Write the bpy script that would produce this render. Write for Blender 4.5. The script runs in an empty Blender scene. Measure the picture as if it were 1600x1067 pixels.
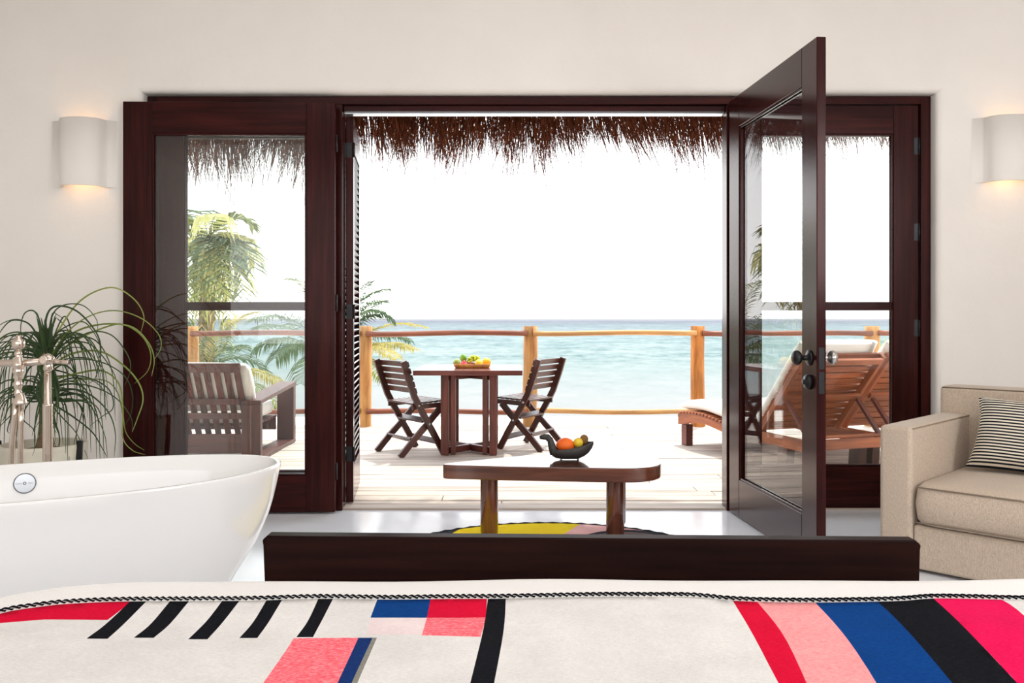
import bpy, bmesh, math, random
from mathutils import Vector, Matrix, noise as mnoise
from mathutils.geometry import delaunay_2d_cdt

random.seed(7)
PI = math.pi
S = bpy.context.scene
COL = S.collection
R = math.radians

# ------------------------------------------------------------------ camera, sky, sun, lights, exposure
CAMH, F = 1.16, 1350.0
cam = bpy.data.cameras.new('camera')
cam.lens = 36.0 * F / 1600.0
cam.sensor_width = 36.0
cam.shift_y = -36.5 / 1600.0
cam.clip_end = 30000
cam.clip_start = 0.05
camo = bpy.data.objects.new('camera', cam)
camo.location = (0, 0, CAMH)
camo.rotation_euler = (PI / 2, 0, 0)
COL.objects.link(camo)
S.camera = camo

SKY = 3.0
SUN = 4.5
W = bpy.data.worlds.new('hazy_sky')
S.world = W
W.use_nodes = True
nt = W.node_tree
bg = nt.nodes['Background']
tc = nt.nodes.new('ShaderNodeTexCoord')
sx = nt.nodes.new('ShaderNodeSeparateXYZ')
rp = nt.nodes.new('ShaderNodeValToRGB')
nt.links.new(tc.outputs['Generated'], sx.inputs[0])
nt.links.new(sx.outputs['Z'], rp.inputs[0])
rp.color_ramp.elements[0].position = 0.0
rp.color_ramp.elements[0].color = (1.0, 0.985, 0.97, 1)
rp.color_ramp.elements[1].position = 0.9
rp.color_ramp.elements[1].color = (0.80, 0.90, 1.0, 1)
nt.links.new(rp.outputs[0], bg.inputs['Color'])
bg.inputs['Strength'].default_value = SKY

sl = bpy.data.lights.new('sun', 'SUN')
sl.energy = SUN
sl.angle = R(1.5)
sl.color = (1.0, 0.95, 0.87)
so = bpy.data.objects.new('sun', sl)
COL.objects.link(so)
so.rotation_euler = Vector((-0.22, -0.42, -1.0)).to_track_quat('-Z', 'Y').to_euler()


def area(name, loc, target, sxx, syy, power, color):
    l = bpy.data.lights.new(name, 'AREA')
    l.shape = 'RECTANGLE'
    l.size, l.size_y = sxx, syy
    l.energy = power
    l.color = color
    o = bpy.data.objects.new(name, l)
    o.location = loc
    o.rotation_euler = (Vector(target) - Vector(loc)).to_track_quat('-Z', 'Y').to_euler()
    COL.objects.link(o)
    return o


# unseen area lights added to fill the room from behind, right and above
area('back_fill_light', (-0.9, -1.9, 1.9), (-0.9, 4, 1.7), 5.5, 2.2, 80, (0.97, 0.985, 1.0))
area('right_fill_light', (4.05, 0.1, 2.2), (-1.0, 4.8, 1.1), 2.0, 1.5, 124, (0.98, 0.985, 1.0))  # added unseen light that brightens the sofa's inner arm and the wall
area('overhead_fill_light', (0.2, 2.9, 3.09), (0.2, 2.91, 0), 4.6, 1.6, 24, (0.98, 0.985, 1.0))

S.view_settings.view_transform = 'Standard'
S.view_settings.look = 'None'
S.view_settings.exposure = 0.0
S.view_settings.gamma = 1.0
S.view_settings.use_curve_mapping = False
S.cycles.max_bounces = 10
S.cycles.transparent_max_bounces = 24
S.cycles.sample_clamp_indirect = 6.0


def Wp(px, py, d):
    """A point of the place seen at photograph pixel (px, py), d metres out from the camera."""
    return Vector(((px - 800.0) * d / F, d, CAMH - (py - 497.0) * d / F))


# ------------------------------------------------------------------ materials
class NT:
    def __init__(s, name):
        s.m = bpy.data.materials.new(name)
        s.m.use_nodes = True
        s.t = s.m.node_tree
        s.b = s.t.nodes['Principled BSDF']
        s.out = s.t.nodes['Material Output']

    def n(s, typ, **kw):
        o = s.t.nodes.new('ShaderNode' + typ)
        for k, v in kw.items():
            setattr(o, k, v)
        return o

    def l(s, a, b):
        s.t.links.new(a, b)

    def set(s, **kw):
        for k, v in kw.items():
            s.b.inputs[k.replace('_', ' ')].default_value = v

    def coord(s, kind='UV', scale=(1, 1, 1), rnd=True):
        t = s.n('TexCoord')
        mp = s.n('Mapping')
        mp.inputs['Scale'].default_value = scale
        if rnd:
            oi = s.n('ObjectInfo')
            ml = s.n('VectorMath', operation='SCALE')
            ml.inputs[0].default_value = (37.0, 19.0, 11.0)
            s.l(oi.outputs['Random'], ml.inputs['Scale'])
            ad = s.n('VectorMath', operation='ADD')
            s.l(t.outputs[kind], ad.inputs[0])
            s.l(ml.outputs[0], ad.inputs[1])
            s.l(ad.outputs[0], mp.inputs[0])
        else:
            s.l(t.outputs[kind], mp.inputs[0])
        return mp.outputs[0]

    def noise(s, vec, scale, detail=3.0, rough=0.55):
        o = s.n('TexNoise')
        o.inputs['Scale'].default_value = scale
        o.inputs['Detail'].default_value = detail
        o.inputs['Roughness'].default_value = rough
        s.l(vec, o.inputs['Vector'])
        return o.outputs['Fac']

    def ramp(s, fac, stops):
        o = s.n('ValToRGB')
        e = o.color_ramp.elements
        while len(e) < len(stops):
            e.new(0.5)
        for i, (p, c) in enumerate(stops):
            e[i].position = p
            e[i].color = (c[0], c[1], c[2], 1)
        s.l(fac, o.inputs[0])
        return o.outputs[0]

    def mix(s, fac, a, b, mode='MIX'):
        o = s.n('Mix', data_type='RGBA', blend_type=mode)
        if isinstance(fac, (int, float)):
            o.inputs[0].default_value = fac
        else:
            s.l(fac, o.inputs[0])
        for i, v in ((6, a), (7, b)):
            if isinstance(v, tuple):
                o.inputs[i].default_value = (v[0], v[1], v[2], 1)
            else:
                s.l(v, o.inputs[i])
        return o.outputs[2]

    def bump(s, h, strength=0.2, dist=0.01):
        o = s.n('Bump')
        o.inputs['Strength'].default_value = strength
        o.inputs['Distance'].default_value = dist
        s.l(h, o.inputs['Height'])
        s.l(o.outputs[0], s.b.inputs['Normal'])


def srgb(r, g, b):
    f = lambda c: c / 12.92 if c <= 0.04045 else ((c + 0.055) / 1.055) ** 2.4
    return (f(r / 255.0), f(g / 255.0), f(b / 255.0))


def wood(name, light, dark, rough=0.4, along=2.0, across=34.0, bump=0.06, coat=0.0, spec=0.5, vary=0.0):
    t = NT(name)
    v = t.coord('UV', (along, across, 1))
    n1 = t.noise(v, 1.0, 5, 0.6)
    v2 = t.coord('UV', (along * 0.6, across * 0.16, 1))
    n2 = t.noise(v2, 1.0, 2)
    c = t.ramp(n1, [(0.30, dark), (0.70, light)])
    c2 = t.ramp(n2, [(0.35, (0.72, 0.72, 0.72)), (0.65, (1.15, 1.12, 1.1))])
    c = t.mix(1.0, c, c2, 'MULTIPLY')
    if vary:
        oi = t.n('ObjectInfo')
        c3 = t.ramp(oi.outputs['Random'], [(0.0, (1 - vary,) * 3), (1.0, (1 + vary * 0.5,) * 3)])
        c = t.mix(1.0, c, c3, 'MULTIPLY')
    t.l(c, t.b.inputs['Base Color'])
    t.set(Roughness=rough, Coat_Weight=coat, Specular_IOR_Level=spec)
    t.bump(n1, bump, 0.004)
    return t.m


def plain(name, col, rough=0.5, metal=0.0, nscale=0.0, nvar=0.1, bump=0.0, bscale=60.0, spec=0.5, coat=0.0, sss=0.0):
    t = NT(name)
    v = t.coord('Object', (1, 1, 1))
    if nscale:
        n = t.noise(v, nscale, 4)
        a = tuple(max(0, x * (1 - nvar)) for x in col)
        b = tuple(x * (1 + nvar) for x in col)
        t.l(t.ramp(n, [(0.3, a), (0.7, b)]), t.b.inputs['Base Color'])
    else:
        t.b.inputs['Base Color'].default_value = (*col, 1)
    t.set(Roughness=rough, Metallic=metal, Specular_IOR_Level=spec, Coat_Weight=coat)
    if bump:
        t.bump(t.noise(v, bscale, 3), bump, 0.005)
    return t.m


def fabric(name, light, dark, freq=420.0, rough=0.9, kind='Object', bump=0.25):
    t = NT(name)
    v = t.coord(kind, (1, 1, 1), False)
    n = t.noise(v, freq, 2)
    v2 = t.coord(kind, (380, 380, 70), False)
    n2 = t.noise(v2, 1.0, 2)
    a = t.n('Math', operation='ADD')
    t.l(n, a.inputs[0]); t.l(n2, a.inputs[1])
    h = t.n('Math', operation='MULTIPLY')
    t.l(a.outputs[0], h.inputs[0]); h.inputs[1].default_value = 0.5
    t.l(t.ramp(h.outputs[0], [(0.35, dark), (0.65, light)]), t.b.inputs['Base Color'])
    t.set(Roughness=rough, Specular_IOR_Level=0.15, Sheen_Weight=0.15)
    t.bump(h.outputs[0], bump, 0.002)
    return t.m


M = {}
# plaster
t = NT('plaster')
v = t.coord('Object', (1, 1, 1), False)
n = t.noise(v, 1.3, 5)
t.l(t.ramp(n, [(0.3, srgb(236, 230, 223)), (0.7, srgb(243, 238, 232))]), t.b.inputs['Base Color'])
t.set(Roughness=0.85, Specular_IOR_Level=0.2)
n2 = t.noise(v, 7.0, 6)
t.bump(n2, 0.18, 0.02)
M['plaster'] = t.m
# polished concrete floor
t = NT('polished_concrete')
v = t.coord('Object', (1, 1, 1), False)
n = t.noise(v, 2.2, 6)
t.l(t.ramp(n, [(0.3, srgb(232, 234, 240)), (0.7, srgb(242, 243, 247))]), t.b.inputs['Base Color'])
n2 = t.noise(v, 5.0, 5)
t.l(t.ramp(n2, [(0.3, (0.12,) * 3), (0.7, (0.22,) * 3)]), t.b.inputs['Roughness'])
t.set(Specular_IOR_Level=0.6)
M['floor'] = t.m
M['door_wood'] = wood('dark_mahogany', srgb(60, 24, 22), srgb(34, 13, 12), 0.18, 2.0, 40.0, 0.02, 0.0, 0.5)
M['door_wood'].node_tree.nodes['Principled BSDF'].inputs['IOR'].default_value = 1.8
M['door_wood'].node_tree.nodes['Principled BSDF'].inputs['Specular Tint'].default_value = (0.14, 0.10, 0.10, 1)
M['bed_wood'] = wood('dark_bed_wood', srgb(40, 20, 16), srgb(22, 10, 9), 0.45, 2.0, 34.0, 0.04, 0.0, 0.04)
M['teak_dark'] = wood('oiled_dark_teak', srgb(88, 48, 39), srgb(50, 26, 22), 0.32, 3.0, 46.0, 0.1, 0.0, 0.5, 0.12)
M['teak_red'] = wood('red_teak', srgb(122, 60, 46), srgb(74, 34, 28), 0.4, 3.0, 46.0, 0.1, 0.0, 0.5, 0.12)
M['teak_orange'] = wood('orange_teak', srgb(184, 104, 56), srgb(136, 68, 38), 0.45, 3.0, 46.0, 0.1, 0.0, 0.5, 0.15)
M['teak_gloss'] = wood('varnished_teak_top', srgb(132, 66, 52), srgb(84, 40, 33), 0.22, 3.0, 46.0, 0.05, 0.4)
M['bench_wood'] = wood('brown_bench_wood', srgb(106, 50, 40), srgb(66, 31, 27), 0.42, 3.0, 40.0, 0.1, 0.0, 0.5, 0.1)
M['table_wood'] = wood('walnut', srgb(122, 74, 54), srgb(72, 38, 28), 0.16, 2.0, 30.0, 0.02, 0.6)
M['post_wood'] = wood('golden_log', srgb(210, 160, 96), srgb(160, 102, 52), 0.55, 2.5, 22.0, 0.25, 0.0, 0.3, 0.06)
M['post_orange'] = wood('orange_log', srgb(206, 134, 60), srgb(128, 70, 30), 0.55, 2.5, 18.0, 0.25, 0.0, 0.3)
M['rail_red'] = wood('red_rail', srgb(146, 80, 48), srgb(98, 48, 30), 0.5, 2.0, 40.0, 0.2)
M['rail_yellow'] = wood('yellow_rail', srgb(204, 156, 92), srgb(164, 110, 60), 0.5, 2.0, 40.0, 0.2)
M['deck'] = wood('weathered_deck', srgb(226, 214, 202), srgb(176, 160, 148), 0.7, 1.2, 40.0, 0.25, 0.0, 0.25, 0.14)
M['white_enamel'] = plain('white_enamel', srgb(240, 239, 238), 0.08, 0, 0, 0, 0, 60, 0.5, 0.5)
M['nickel'] = plain('polished_nickel', srgb(214, 200, 188), 0.12, 1.0)
M['chrome'] = plain('brushed_chrome', srgb(205, 210, 216), 0.3, 1.0)
M['chrome_dark'] = plain('dark_engraving', srgb(110, 114, 120), 0.4, 0.6)
M['black_iron'] = plain('black_iron', srgb(34, 34, 36), 0.35, 0.5, 30, 0.2)
M['pewter'] = plain('pale_knob_metal', srgb(190, 186, 182), 0.25, 0.9)
M['white_cloth'] = fabric('white_cotton', srgb(243, 241, 238), srgb(232, 229, 225), 500, 0.9, 'Object', 0.1)
M['cushion'] = fabric('cream_canvas', srgb(246, 241, 234), srgb(234, 228, 220), 300, 0.9, 'Object', 0.12)
M['linen'] = fabric('beige_linen', srgb(216, 199, 180), srgb(178, 160, 142), 260, 0.92, 'Object', 0.35)
M['seam'] = plain('linen_seam', srgb(150, 132, 114), 0.9)
M['pot'] = plain('cream_pot', srgb(214, 208, 190), 0.45, 0, 8, 0.05)
M['soil'] = plain('dark_soil', srgb(70, 62, 52), 0.95, 0, 40, 0.4, 0.6, 60)
M['bark'] = plain('palm_bark', srgb(120, 98, 76), 0.9, 0, 30, 0.35, 0.6, 40)
M['sand'] = plain('white_sand', srgb(246, 238, 226), 0.95, 0, 0.4, 0.04, 0.2, 3.0, 0.1)
M['carved_dark'] = plain('blackened_wood', srgb(58, 55, 53), 0.6, 0, 25, 0.25, 0.15, 50)
M['tray_wood'] = wood('honey_tray_wood', srgb(226, 160, 84), srgb(176, 106, 42), 0.4, 6, 60, 0.05)
M['bulb'] = None


def emit(name, col, st):
    t = NT(name)
    t.set(Emission_Strength=st)
    t.b.inputs['Emission Color'].default_value = (*col, 1)
    t.b.inputs['Base Color'].default_value = (*col, 1)
    return t.m


M['bulb'] = emit('warm_bulb', (1.0, 0.62, 0.30), 6.0)


def leafmat(name, a, b, trans=0.35, rough=0.5):
    t = NT(name)
    v = t.coord('Object', (1, 1, 1))
    n = t.noise(v, 3.0, 3)
    c = t.ramp(n, [(0.3, a), (0.7, b)])
    t.l(c, t.b.inputs['Base Color'])
    t.set(Roughness=rough, Specular_IOR_Level=0.3)
    tr = t.n('BsdfTranslucent')
    t.l(c, tr.inputs['Color'])
    mx = t.n('MixShader')
    mx.inputs[0].default_value = trans
    t.l(t.b.outputs[0], mx.inputs[1]); t.l(tr.outputs[0], mx.inputs[2])
    t.l(mx.outputs[0], t.out.inputs['Surface'])
    return t.m


M['leaf_dark'] = leafmat('ponytail_leaf', srgb(38, 56, 32), srgb(70, 92, 50), 0.12, 0.4)
M['leaf_lime'] = leafmat('ponytail_leaf_lime', srgb(104, 120, 56), srgb(150, 160, 84), 0.15, 0.4)
M['palm_green'] = leafmat('coconut_leaf', srgb(40, 62, 36), srgb(78, 100, 54), 0.3)
M['palm_yellow'] = leafmat('dry_coconut_leaf', srgb(116, 110, 38), srgb(168, 150, 64), 0.3)
M['palm_pale'] = leafmat('pale_hanging_leaf', srgb(160, 158, 88), srgb(206, 198, 134), 0.3)
M['palm_lime'] = leafmat('lime_palm_leaf', srgb(70, 86, 26), srgb(122, 126, 40), 0.3)
M['shrub'] = leafmat('shrub_leaf', srgb(110, 140, 60), srgb(170, 190, 90), 0.35)

# thatch
t = NT('palm_thatch')
v = t.coord('UV', (3.0, 1.0, 1), False)
n = t.noise(v, 30.0, 3)
t.l(t.ramp(n, [(0.28, srgb(50, 28, 21)), (0.5, srgb(104, 56, 36)), (0.70, srgb(176, 98, 54))]), t.b.inputs['Base Color'])
t.set(Roughness=0.8, Specular_IOR_Level=0.2)
M['thatch'] = t.m

# clear glass: a mix of see-through and mirror by the Fresnel share
t = NT('clear_glass')
geo = t.n('NewGeometry')
ior = t.n('Mix', data_type='FLOAT')
t.l(geo.outputs['Backfacing'], ior.inputs[0])
ior.inputs[2].default_value = 1.5
ior.inputs[3].default_value = 1.0 / 1.5
fr = t.n('Fresnel')
t.l(ior.outputs[0], fr.inputs['IOR'])
tr = t.n('BsdfTransparent')
tr.inputs[0].default_value = (0.97, 0.985, 0.98, 1)
gl = t.n('BsdfGlossy')
gl.inputs['Roughness'].default_value = 0.0
mx = t.n('MixShader')
t.l(fr.outputs[0], mx.inputs[0]); t.l(tr.outputs[0], mx.inputs[1]); t.l(gl.outputs[0], mx.inputs[2])
t.l(mx.outputs[0], t.out.inputs['Surface'])
M['glass'] = t.m

# sea: pale turquoise over the sand near the shore, deeper blue-grey further out, painted haze at the horizon, with wave troughs
t = NT('sea_water')
tcn = t.n('TexCoord')
sp = t.n('SeparateXYZ')
t.l(tcn.outputs['Object'], sp.inputs[0])
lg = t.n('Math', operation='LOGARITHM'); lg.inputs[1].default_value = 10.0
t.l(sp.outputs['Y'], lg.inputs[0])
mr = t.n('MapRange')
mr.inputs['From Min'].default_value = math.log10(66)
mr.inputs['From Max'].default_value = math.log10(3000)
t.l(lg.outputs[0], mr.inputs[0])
depth_haze = t.ramp(mr.outputs[0], [(0.0, srgb(255, 255, 252)), (0.07, srgb(248, 255, 251)), (0.18, srgb(216, 244, 239)),
                                (0.38, srgb(192, 228, 228)), (0.60, srgb(176, 206, 214)), (0.80, srgb(148, 166, 186)), (0.92, srgb(156, 162, 188)), (1.0, srgb(205, 205, 218))])  # last stop pales the water colour to paint in horizon haze
pw = t.n('Math', operation='POWER'); pw.inputs[1].default_value = 0.7
t.l(sp.outputs['Y'], pw.inputs[0])
dv = t.n('Math', operation='DIVIDE'); t.l(sp.outputs['X'], dv.inputs[0]); t.l(pw.outputs[0], dv.inputs[1])
ln = t.n('Math', operation='LOGARITHM'); ln.inputs[1].default_value = math.e
t.l(sp.outputs['Y'], ln.inputs[0])
cb = t.n('CombineXYZ'); t.l(dv.outputs[0], cb.inputs[0]); t.l(ln.outputs[0], cb.inputs[1])
def swell(scale, detail, rough):
    mp = t.n('Mapping'); mp.inputs['Scale'].default_value = (scale[0], scale[1], 1)
    t.l(cb.outputs[0], mp.inputs[0])
    return t.noise(mp.outputs[0], 1.0, detail, rough)
n1 = swell((9.0, 17.0), 8, 0.74)
n2 = swell((1.2, 6.0), 3, 0.5)
ad = t.n('Math', operation='ADD'); t.l(n1, ad.inputs[0]); t.l(n2, ad.inputs[1])
hf = t.n('Mix', data_type='FLOAT'); hf.inputs[0].default_value = 0.3; t.l(n1, hf.inputs[2]); t.l(n2, hf.inputs[3])
trough = t.ramp(hf.outputs[0], [(0.385, (0.18, 0.42, 0.44)), (0.45, (0.70, 0.86, 0.87)), (0.51, (1.0, 1.0, 1.0)), (0.58, (1.5, 1.4, 1.38))])
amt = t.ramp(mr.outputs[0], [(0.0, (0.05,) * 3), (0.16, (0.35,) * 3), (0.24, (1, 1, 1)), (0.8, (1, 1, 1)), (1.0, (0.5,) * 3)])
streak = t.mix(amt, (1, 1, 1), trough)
c = t.mix(1.0, depth_haze, streak, 'MULTIPLY')
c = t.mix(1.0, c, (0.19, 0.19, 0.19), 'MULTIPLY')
t.l(c, t.b.inputs['Base Color'])
t.set(Roughness=0.55, Specular_IOR_Level=0.1)
M['sea'] = t.m

# woven blanket colours
def weave(name, col, speck=None, amt=0.35):
    t = NT(name)
    v = t.coord('Object', (1, 1, 1), False)
    n = t.noise(v, 330.0, 2, 0.6)
    vb = t.coord('Object', (120, 520, 520), False)
    nb = t.noise(vb, 1.0, 2, 0.6)
    n3 = t.noise(v, 9.0, 3)
    base = t.ramp(n3, [(0.3, tuple(x * 0.93 for x in col)), (0.7, tuple(min(1, x * 1.05) for x in col))])
    if speck:
        base = t.mix(t.ramp(nb, [(0.46, (0, 0, 0)), (0.66, (amt,) * 3)]), base, speck)
    else:
        base = t.mix(1.0, base, t.ramp(nb, [(0.3, (0.88,) * 3), (0.7, (1.06,) * 3)]), 'MULTIPLY')
    t.l(base, t.b.inputs['Base Color'])
    t.set(Roughness=0.95, Specular_IOR_Level=0.05)
    t.bump(n, 0.45, 0.003)
    return t.m


M['bl_cream'] = weave('wool_cream', srgb(231, 228, 225))
M['bl_black'] = weave('wool_black', srgb(16, 17, 22), srgb(40, 42, 50), 0.4)
M['bl_red'] = weave('wool_red', srgb(216, 8, 52), srgb(236, 40, 80), 0.3)
M['bl_magenta'] = weave('wool_magenta', srgb(230, 16, 84), srgb(244, 60, 116), 0.3)
M['bl_pink'] = weave('wool_coral_pink', srgb(248, 96, 112), srgb(255, 200, 200), 0.6)
M['bl_rose'] = weave('wool_light_pink', srgb(250, 170, 170), srgb(245, 110, 122), 0.6)
M['bl_pale'] = weave('wool_pale_pink', srgb(240, 222, 222))
M['bl_blue'] = weave('wool_blue', srgb(6, 60, 128), srgb(24, 84, 154), 0.4)
M['bl_navy'] = weave('wool_navy', srgb(20, 48, 104), srgb(40, 74, 140), 0.4)
M['bl_grey'] = weave('wool_grey', srgb(132, 130, 120), srgb(170, 168, 160), 0.5)
M['rug_yellow'] = weave('rug_yellow', srgb(255, 220, 40), srgb(240, 196, 30), 0.3)
M['rug_black'] = weave('rug_black', srgb(44, 46, 52), srgb(96, 98, 106), 0.5)
M['rug_blue'] = weave('rug_slate_blue', srgb(96, 104, 122), srgb(130, 136, 150), 0.5)
M['rug_pink'] = weave('rug_pink', srgb(250, 190, 186), srgb(255, 220, 216), 0.5)
M['rug_brown'] = weave('rug_brown', srgb(110, 92, 90), srgb(150, 130, 126), 0.5)

# ticking stripes of the sofa pillow
t = NT('striped_ticking')
tcn = t.n('TexCoord')
sp = t.n('SeparateXYZ')
t.l(tcn.outputs['UV'], sp.inputs[0])
ml = t.n('Math', operation='MULTIPLY'); t.l(sp.outputs['Y'], ml.inputs[0]); ml.inputs[1].default_value = 24.0
fc = t.n('Math', operation='FRACT'); t.l(ml.outputs[0], fc.inputs[0])
c = t.ramp(fc.outputs[0], [(0.0, srgb(30, 32, 40)), (0.47, srgb(30, 32, 40)), (0.53, srgb(238, 228, 210)), (0.97, srgb(238, 228, 210))])
t.l(c, t.b.inputs['Base Color'])
t.set(Roughness=0.9, Specular_IOR_Level=0.1)
M['ticking'] = t.m


# ------------------------------------------------------------------ mesh builder
def catmull(P, n=7):
    out = []
    Q = [P[0] * 2 - P[1]] + P + [P[-1] * 2 - P[-2]]
    for i in range(1, len(Q) - 2):
        for k in range(n):
            u = k / n
            a, b_, c, d = Q[i - 1], Q[i], Q[i + 1], Q[i + 2]
            out.append(.5 * ((2 * b_) + (c - a) * u + (2 * a - 5 * b_ + 4 * c - d) * u * u + (3 * b_ - a - 3 * c + d) * u ** 3))
    out.append(P[-1])
    return out

class MB:
    def __init__(s):
        s.v, s.f, s.uv, s.mi, s.sm = [], [], [], [], []
        s.cur = 0

    def face(s, idx, uvs, smooth=False):
        s.f.append(tuple(idx)); s.uv.append(uvs); s.mi.append(s.cur); s.sm.append(smooth)

    def box(s, c, size, rot=None):
        c = Vector(c); h = Vector(size) / 2
        b = len(s.v)
        ax = max(range(3), key=lambda i: size[i])
        loc = []
        for dz in (-1, 1):
            for dy in (-1, 1):
                for dx in (-1, 1):
                    p = Vector((dx * h.x, dy * h.y, dz * h.z))
                    loc.append(p)
                    s.v.append(c + (rot @ p if rot else p))
        o = random.random() * 9
        for q in ((0, 2, 3, 1), (4, 5, 7, 6), (0, 1, 5, 4), (2, 6, 7, 3), (0, 4, 6, 2), (1, 3, 7, 5)):
            oth = [i for i in range(3) if i != ax]
            vals = [{round(loc[k][i], 6) for k in q} for i in range(3)]
            flat = [i for i in range(3) if len(vals[i]) == 1][0]
            if flat == ax:
                u, w = oth
                uv = [(o + loc[k][u] * 0.1, loc[k][w]) for k in q]
            else:
                w = [i for i in oth if i != flat][0]
                uv = [(o + loc[k][ax], loc[k][w] + o + flat * 0.37) for k in q]
            s.face([b + k for k in q], uv)

    def beam(s, p0, p1, w, h, up=(0, 0, 1)):
        p0, p1 = Vector(p0), Vector(p1)
        d = p1 - p0
        L = d.length
        x = d.normalized()
        up = Vector(up)
        y = up.cross(x)
        if y.length < 1e-5:
            y = Vector((0, 1, 0)).cross(x)
        y.normalize()
        z = x.cross(y)
        rot = Matrix((x, y, z)).transposed()
        s.box((p0 + p1) / 2, (L, w, h), rot)

    def rings(s, rings, closed=True, cap=True, smooth=True, ulen=None, vlen=None):
        b = len(s.v)
        n = len(rings[0])
        for r in rings:
            s.v.extend(Vector(p) for p in r)
        o = random.random() * 9
        acc = [0.0]
        for i in range(1, len(rings)):
            a = sum((Vector(p) for p in rings[i]), Vector()) / n
            c = sum((Vector(p) for p in rings[i - 1]), Vector()) / n
            acc.append(acc[-1] + max((a - c).length, (Vector(rings[i][0]) - Vector(rings[i - 1][0])).length * 0.5))
        per = sum((Vector(rings[0][j]) - Vector(rings[0][(j + 1) % n])).length for j in range(n)) / n + 1e-6
        m = n if closed else n - 1
        for i in range(len(rings) - 1):
            for j in range(m):
                k = (j + 1) % n
                s.face((b + i * n + j, b + i * n + k, b + (i + 1) * n + k, b + (i + 1) * n + j),
                       [(o + acc[i], j * per), (o + acc[i], (j + 1) * per), (o + acc[i + 1], (j + 1) * per), (o + acc[i + 1], j * per)], smooth)
        if cap and closed:
            s.face([b + j for j in range(n)][::-1], [(rings[0][j][0], rings[0][j][1]) for j in range(n)][::-1])
            e = b + (len(rings) - 1) * n
            s.face([e + j for j in range(n)], [(rings[-1][j][0], rings[-1][j][1]) for j in range(n)])

    def tube(s, pts, rad, n=10, cap=True, flat=1.0):
        pts = [Vector(p) for p in pts]
        if not isinstance(rad, (list, tuple)):
            rad = [rad] * len(pts)
        rings = []
        nrm = None
        for i, p in enumerate(pts):
            tt = (pts[min(i + 1, len(pts) - 1)] - pts[max(i - 1, 0)])
            if tt.length < 1e-9:
                tt = Vector((0, 0, 1))
            tt.normalize()
            if nrm is None:
                a = Vector((0, 0, 1)) if abs(tt.z) < 0.9 else Vector((1, 0, 0))
                nrm = (a - tt * a.dot(tt)).normalized()
            else:
                nrm = (nrm - tt * nrm.dot(tt))
                nrm = nrm.normalized() if nrm.length > 1e-6 else Vector((1, 0, 0))
            bi = tt.cross(nrm)
            rings.append([p + nrm * (rad[i] * flat * math.cos(2 * PI * j / n)) + bi * (rad[i] * math.sin(2 * PI * j / n)) for j in range(n)])
        s.rings(rings, True, cap)

    def lathe(s, prof, n=24, c=(0, 0, 0), axis='z', sx=1.0, sy=1.0):
        rings = []
        for r, z in prof:
            ring = []
            for j in range(n):
                a = 2 * PI * j / n
                p = (r * math.cos(a) * sx, r * math.sin(a) * sy, z)
                if axis == 'y':
                    p = (p[0], -p[2], p[1])
                elif axis == 'x':
                    p = (p[2], p[0], p[1])
                ring.append(Vector(p) + Vector(c))
            rings.append(ring)
        s.rings(rings, True, True)

    def ball(s, c, r, n=14, m=9, scale=(1, 1, 1)):
        prof = [(max(1e-4, r * math.sin(PI * i / m)), -r * math.cos(PI * i / m)) for i in range(m + 1)]
        rings = [[Vector((q * math.cos(2 * PI * j / n) * scale[0], q * math.sin(2 * PI * j / n) * scale[1], z * scale[2])) + Vector(c) for j in range(n)] for q, z in prof]
        s.rings(rings, True, False)

    def prism(s, poly, fn0, fn1, smooth=False):
        """poly: 2D points; fn0, fn1 map a 2D point to the two faces."""
        n = len(poly)
        b = len(s.v)
        for p in poly:
            s.v.append(Vector(fn0(p)))
        for p in poly:
            s.v.append(Vector(fn1(p)))
        o = random.random() * 5
        s.face([b + i for i in range(n)][::-1], [(o + p[0], p[1]) for p in poly][::-1])
        s.face([b + n + i for i in range(n)], [(o + p[0], p[1] + 3) for p in poly])
        th = (s.v[b] - s.v[b + n]).length
        acc = 0
        for i in range(n):
            k = (i + 1) % n
            L = (Vector(poly[i]) - Vector(poly[k])).length
            s.face((b + i, b + k, b + n + k, b + n + i), [(o + acc, 0), (o + acc + L, 0), (o + acc + L, th), (o + acc, th)], smooth)
            acc += L

    def build(s, name, mat, parent=None, bevel=0.0, seg=2, subsurf=0, origin=None, loc=None):
        me = bpy.data.meshes.new(name)
        org = Vector(origin) if origin is not None else Vector((0, 0, 0))
        me.from_pydata([v - org for v in s.v], [], s.f)
        ul = me.uv_layers.new(name='UVMap')
        k = 0
        flat = []
        for u in s.uv:
            for a in u:
                flat.extend((a[0], a[1]))
        ul.data.foreach_set('uv', flat)
        me.polygons.foreach_set('material_index', s.mi)
        me.polygons.foreach_set('use_smooth', s.sm)
        for m in (mat if isinstance(mat, (list, tuple)) else [mat]):
            me.materials.append(m)
        bm = bmesh.new(); bm.from_mesh(me)
        bmesh.ops.recalc_face_normals(bm, faces=bm.faces)
        bm.to_mesh(me); bm.free()
        me.update()
        o = bpy.data.objects.new(name, me)
        COL.objects.link(o)
        if origin is not None:
            o.location = org
        if loc is not None:
            o.location = loc
        if parent is not None:
            o.parent = parent
        if bevel:
            bv = o.modifiers.new('soft_edges', 'BEVEL')
            bv.width = bevel; bv.segments = seg; bv.limit_method = 'ANGLE'; bv.angle_limit = R(40)
            for p in me.polygons:
                p.use_smooth = True
            try:
                bv.harden_normals = True
            except Exception:
                pass
        if subsurf:
            sd = o.modifiers.new('smooth', 'SUBSURF')
            sd.levels = sd.render_levels = subsurf
        return o


def thing(name, label, cat, loc=(0, 0, 0), rz=0.0, group=None, kind=None):
    o = bpy.data.objects.new(name, None)
    o.empty_display_size = 0.1
    o.location = loc
    o.rotation_euler = (0, 0, rz)
    COL.objects.link(o)
    return tag(o, label, cat, group, kind)


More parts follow.
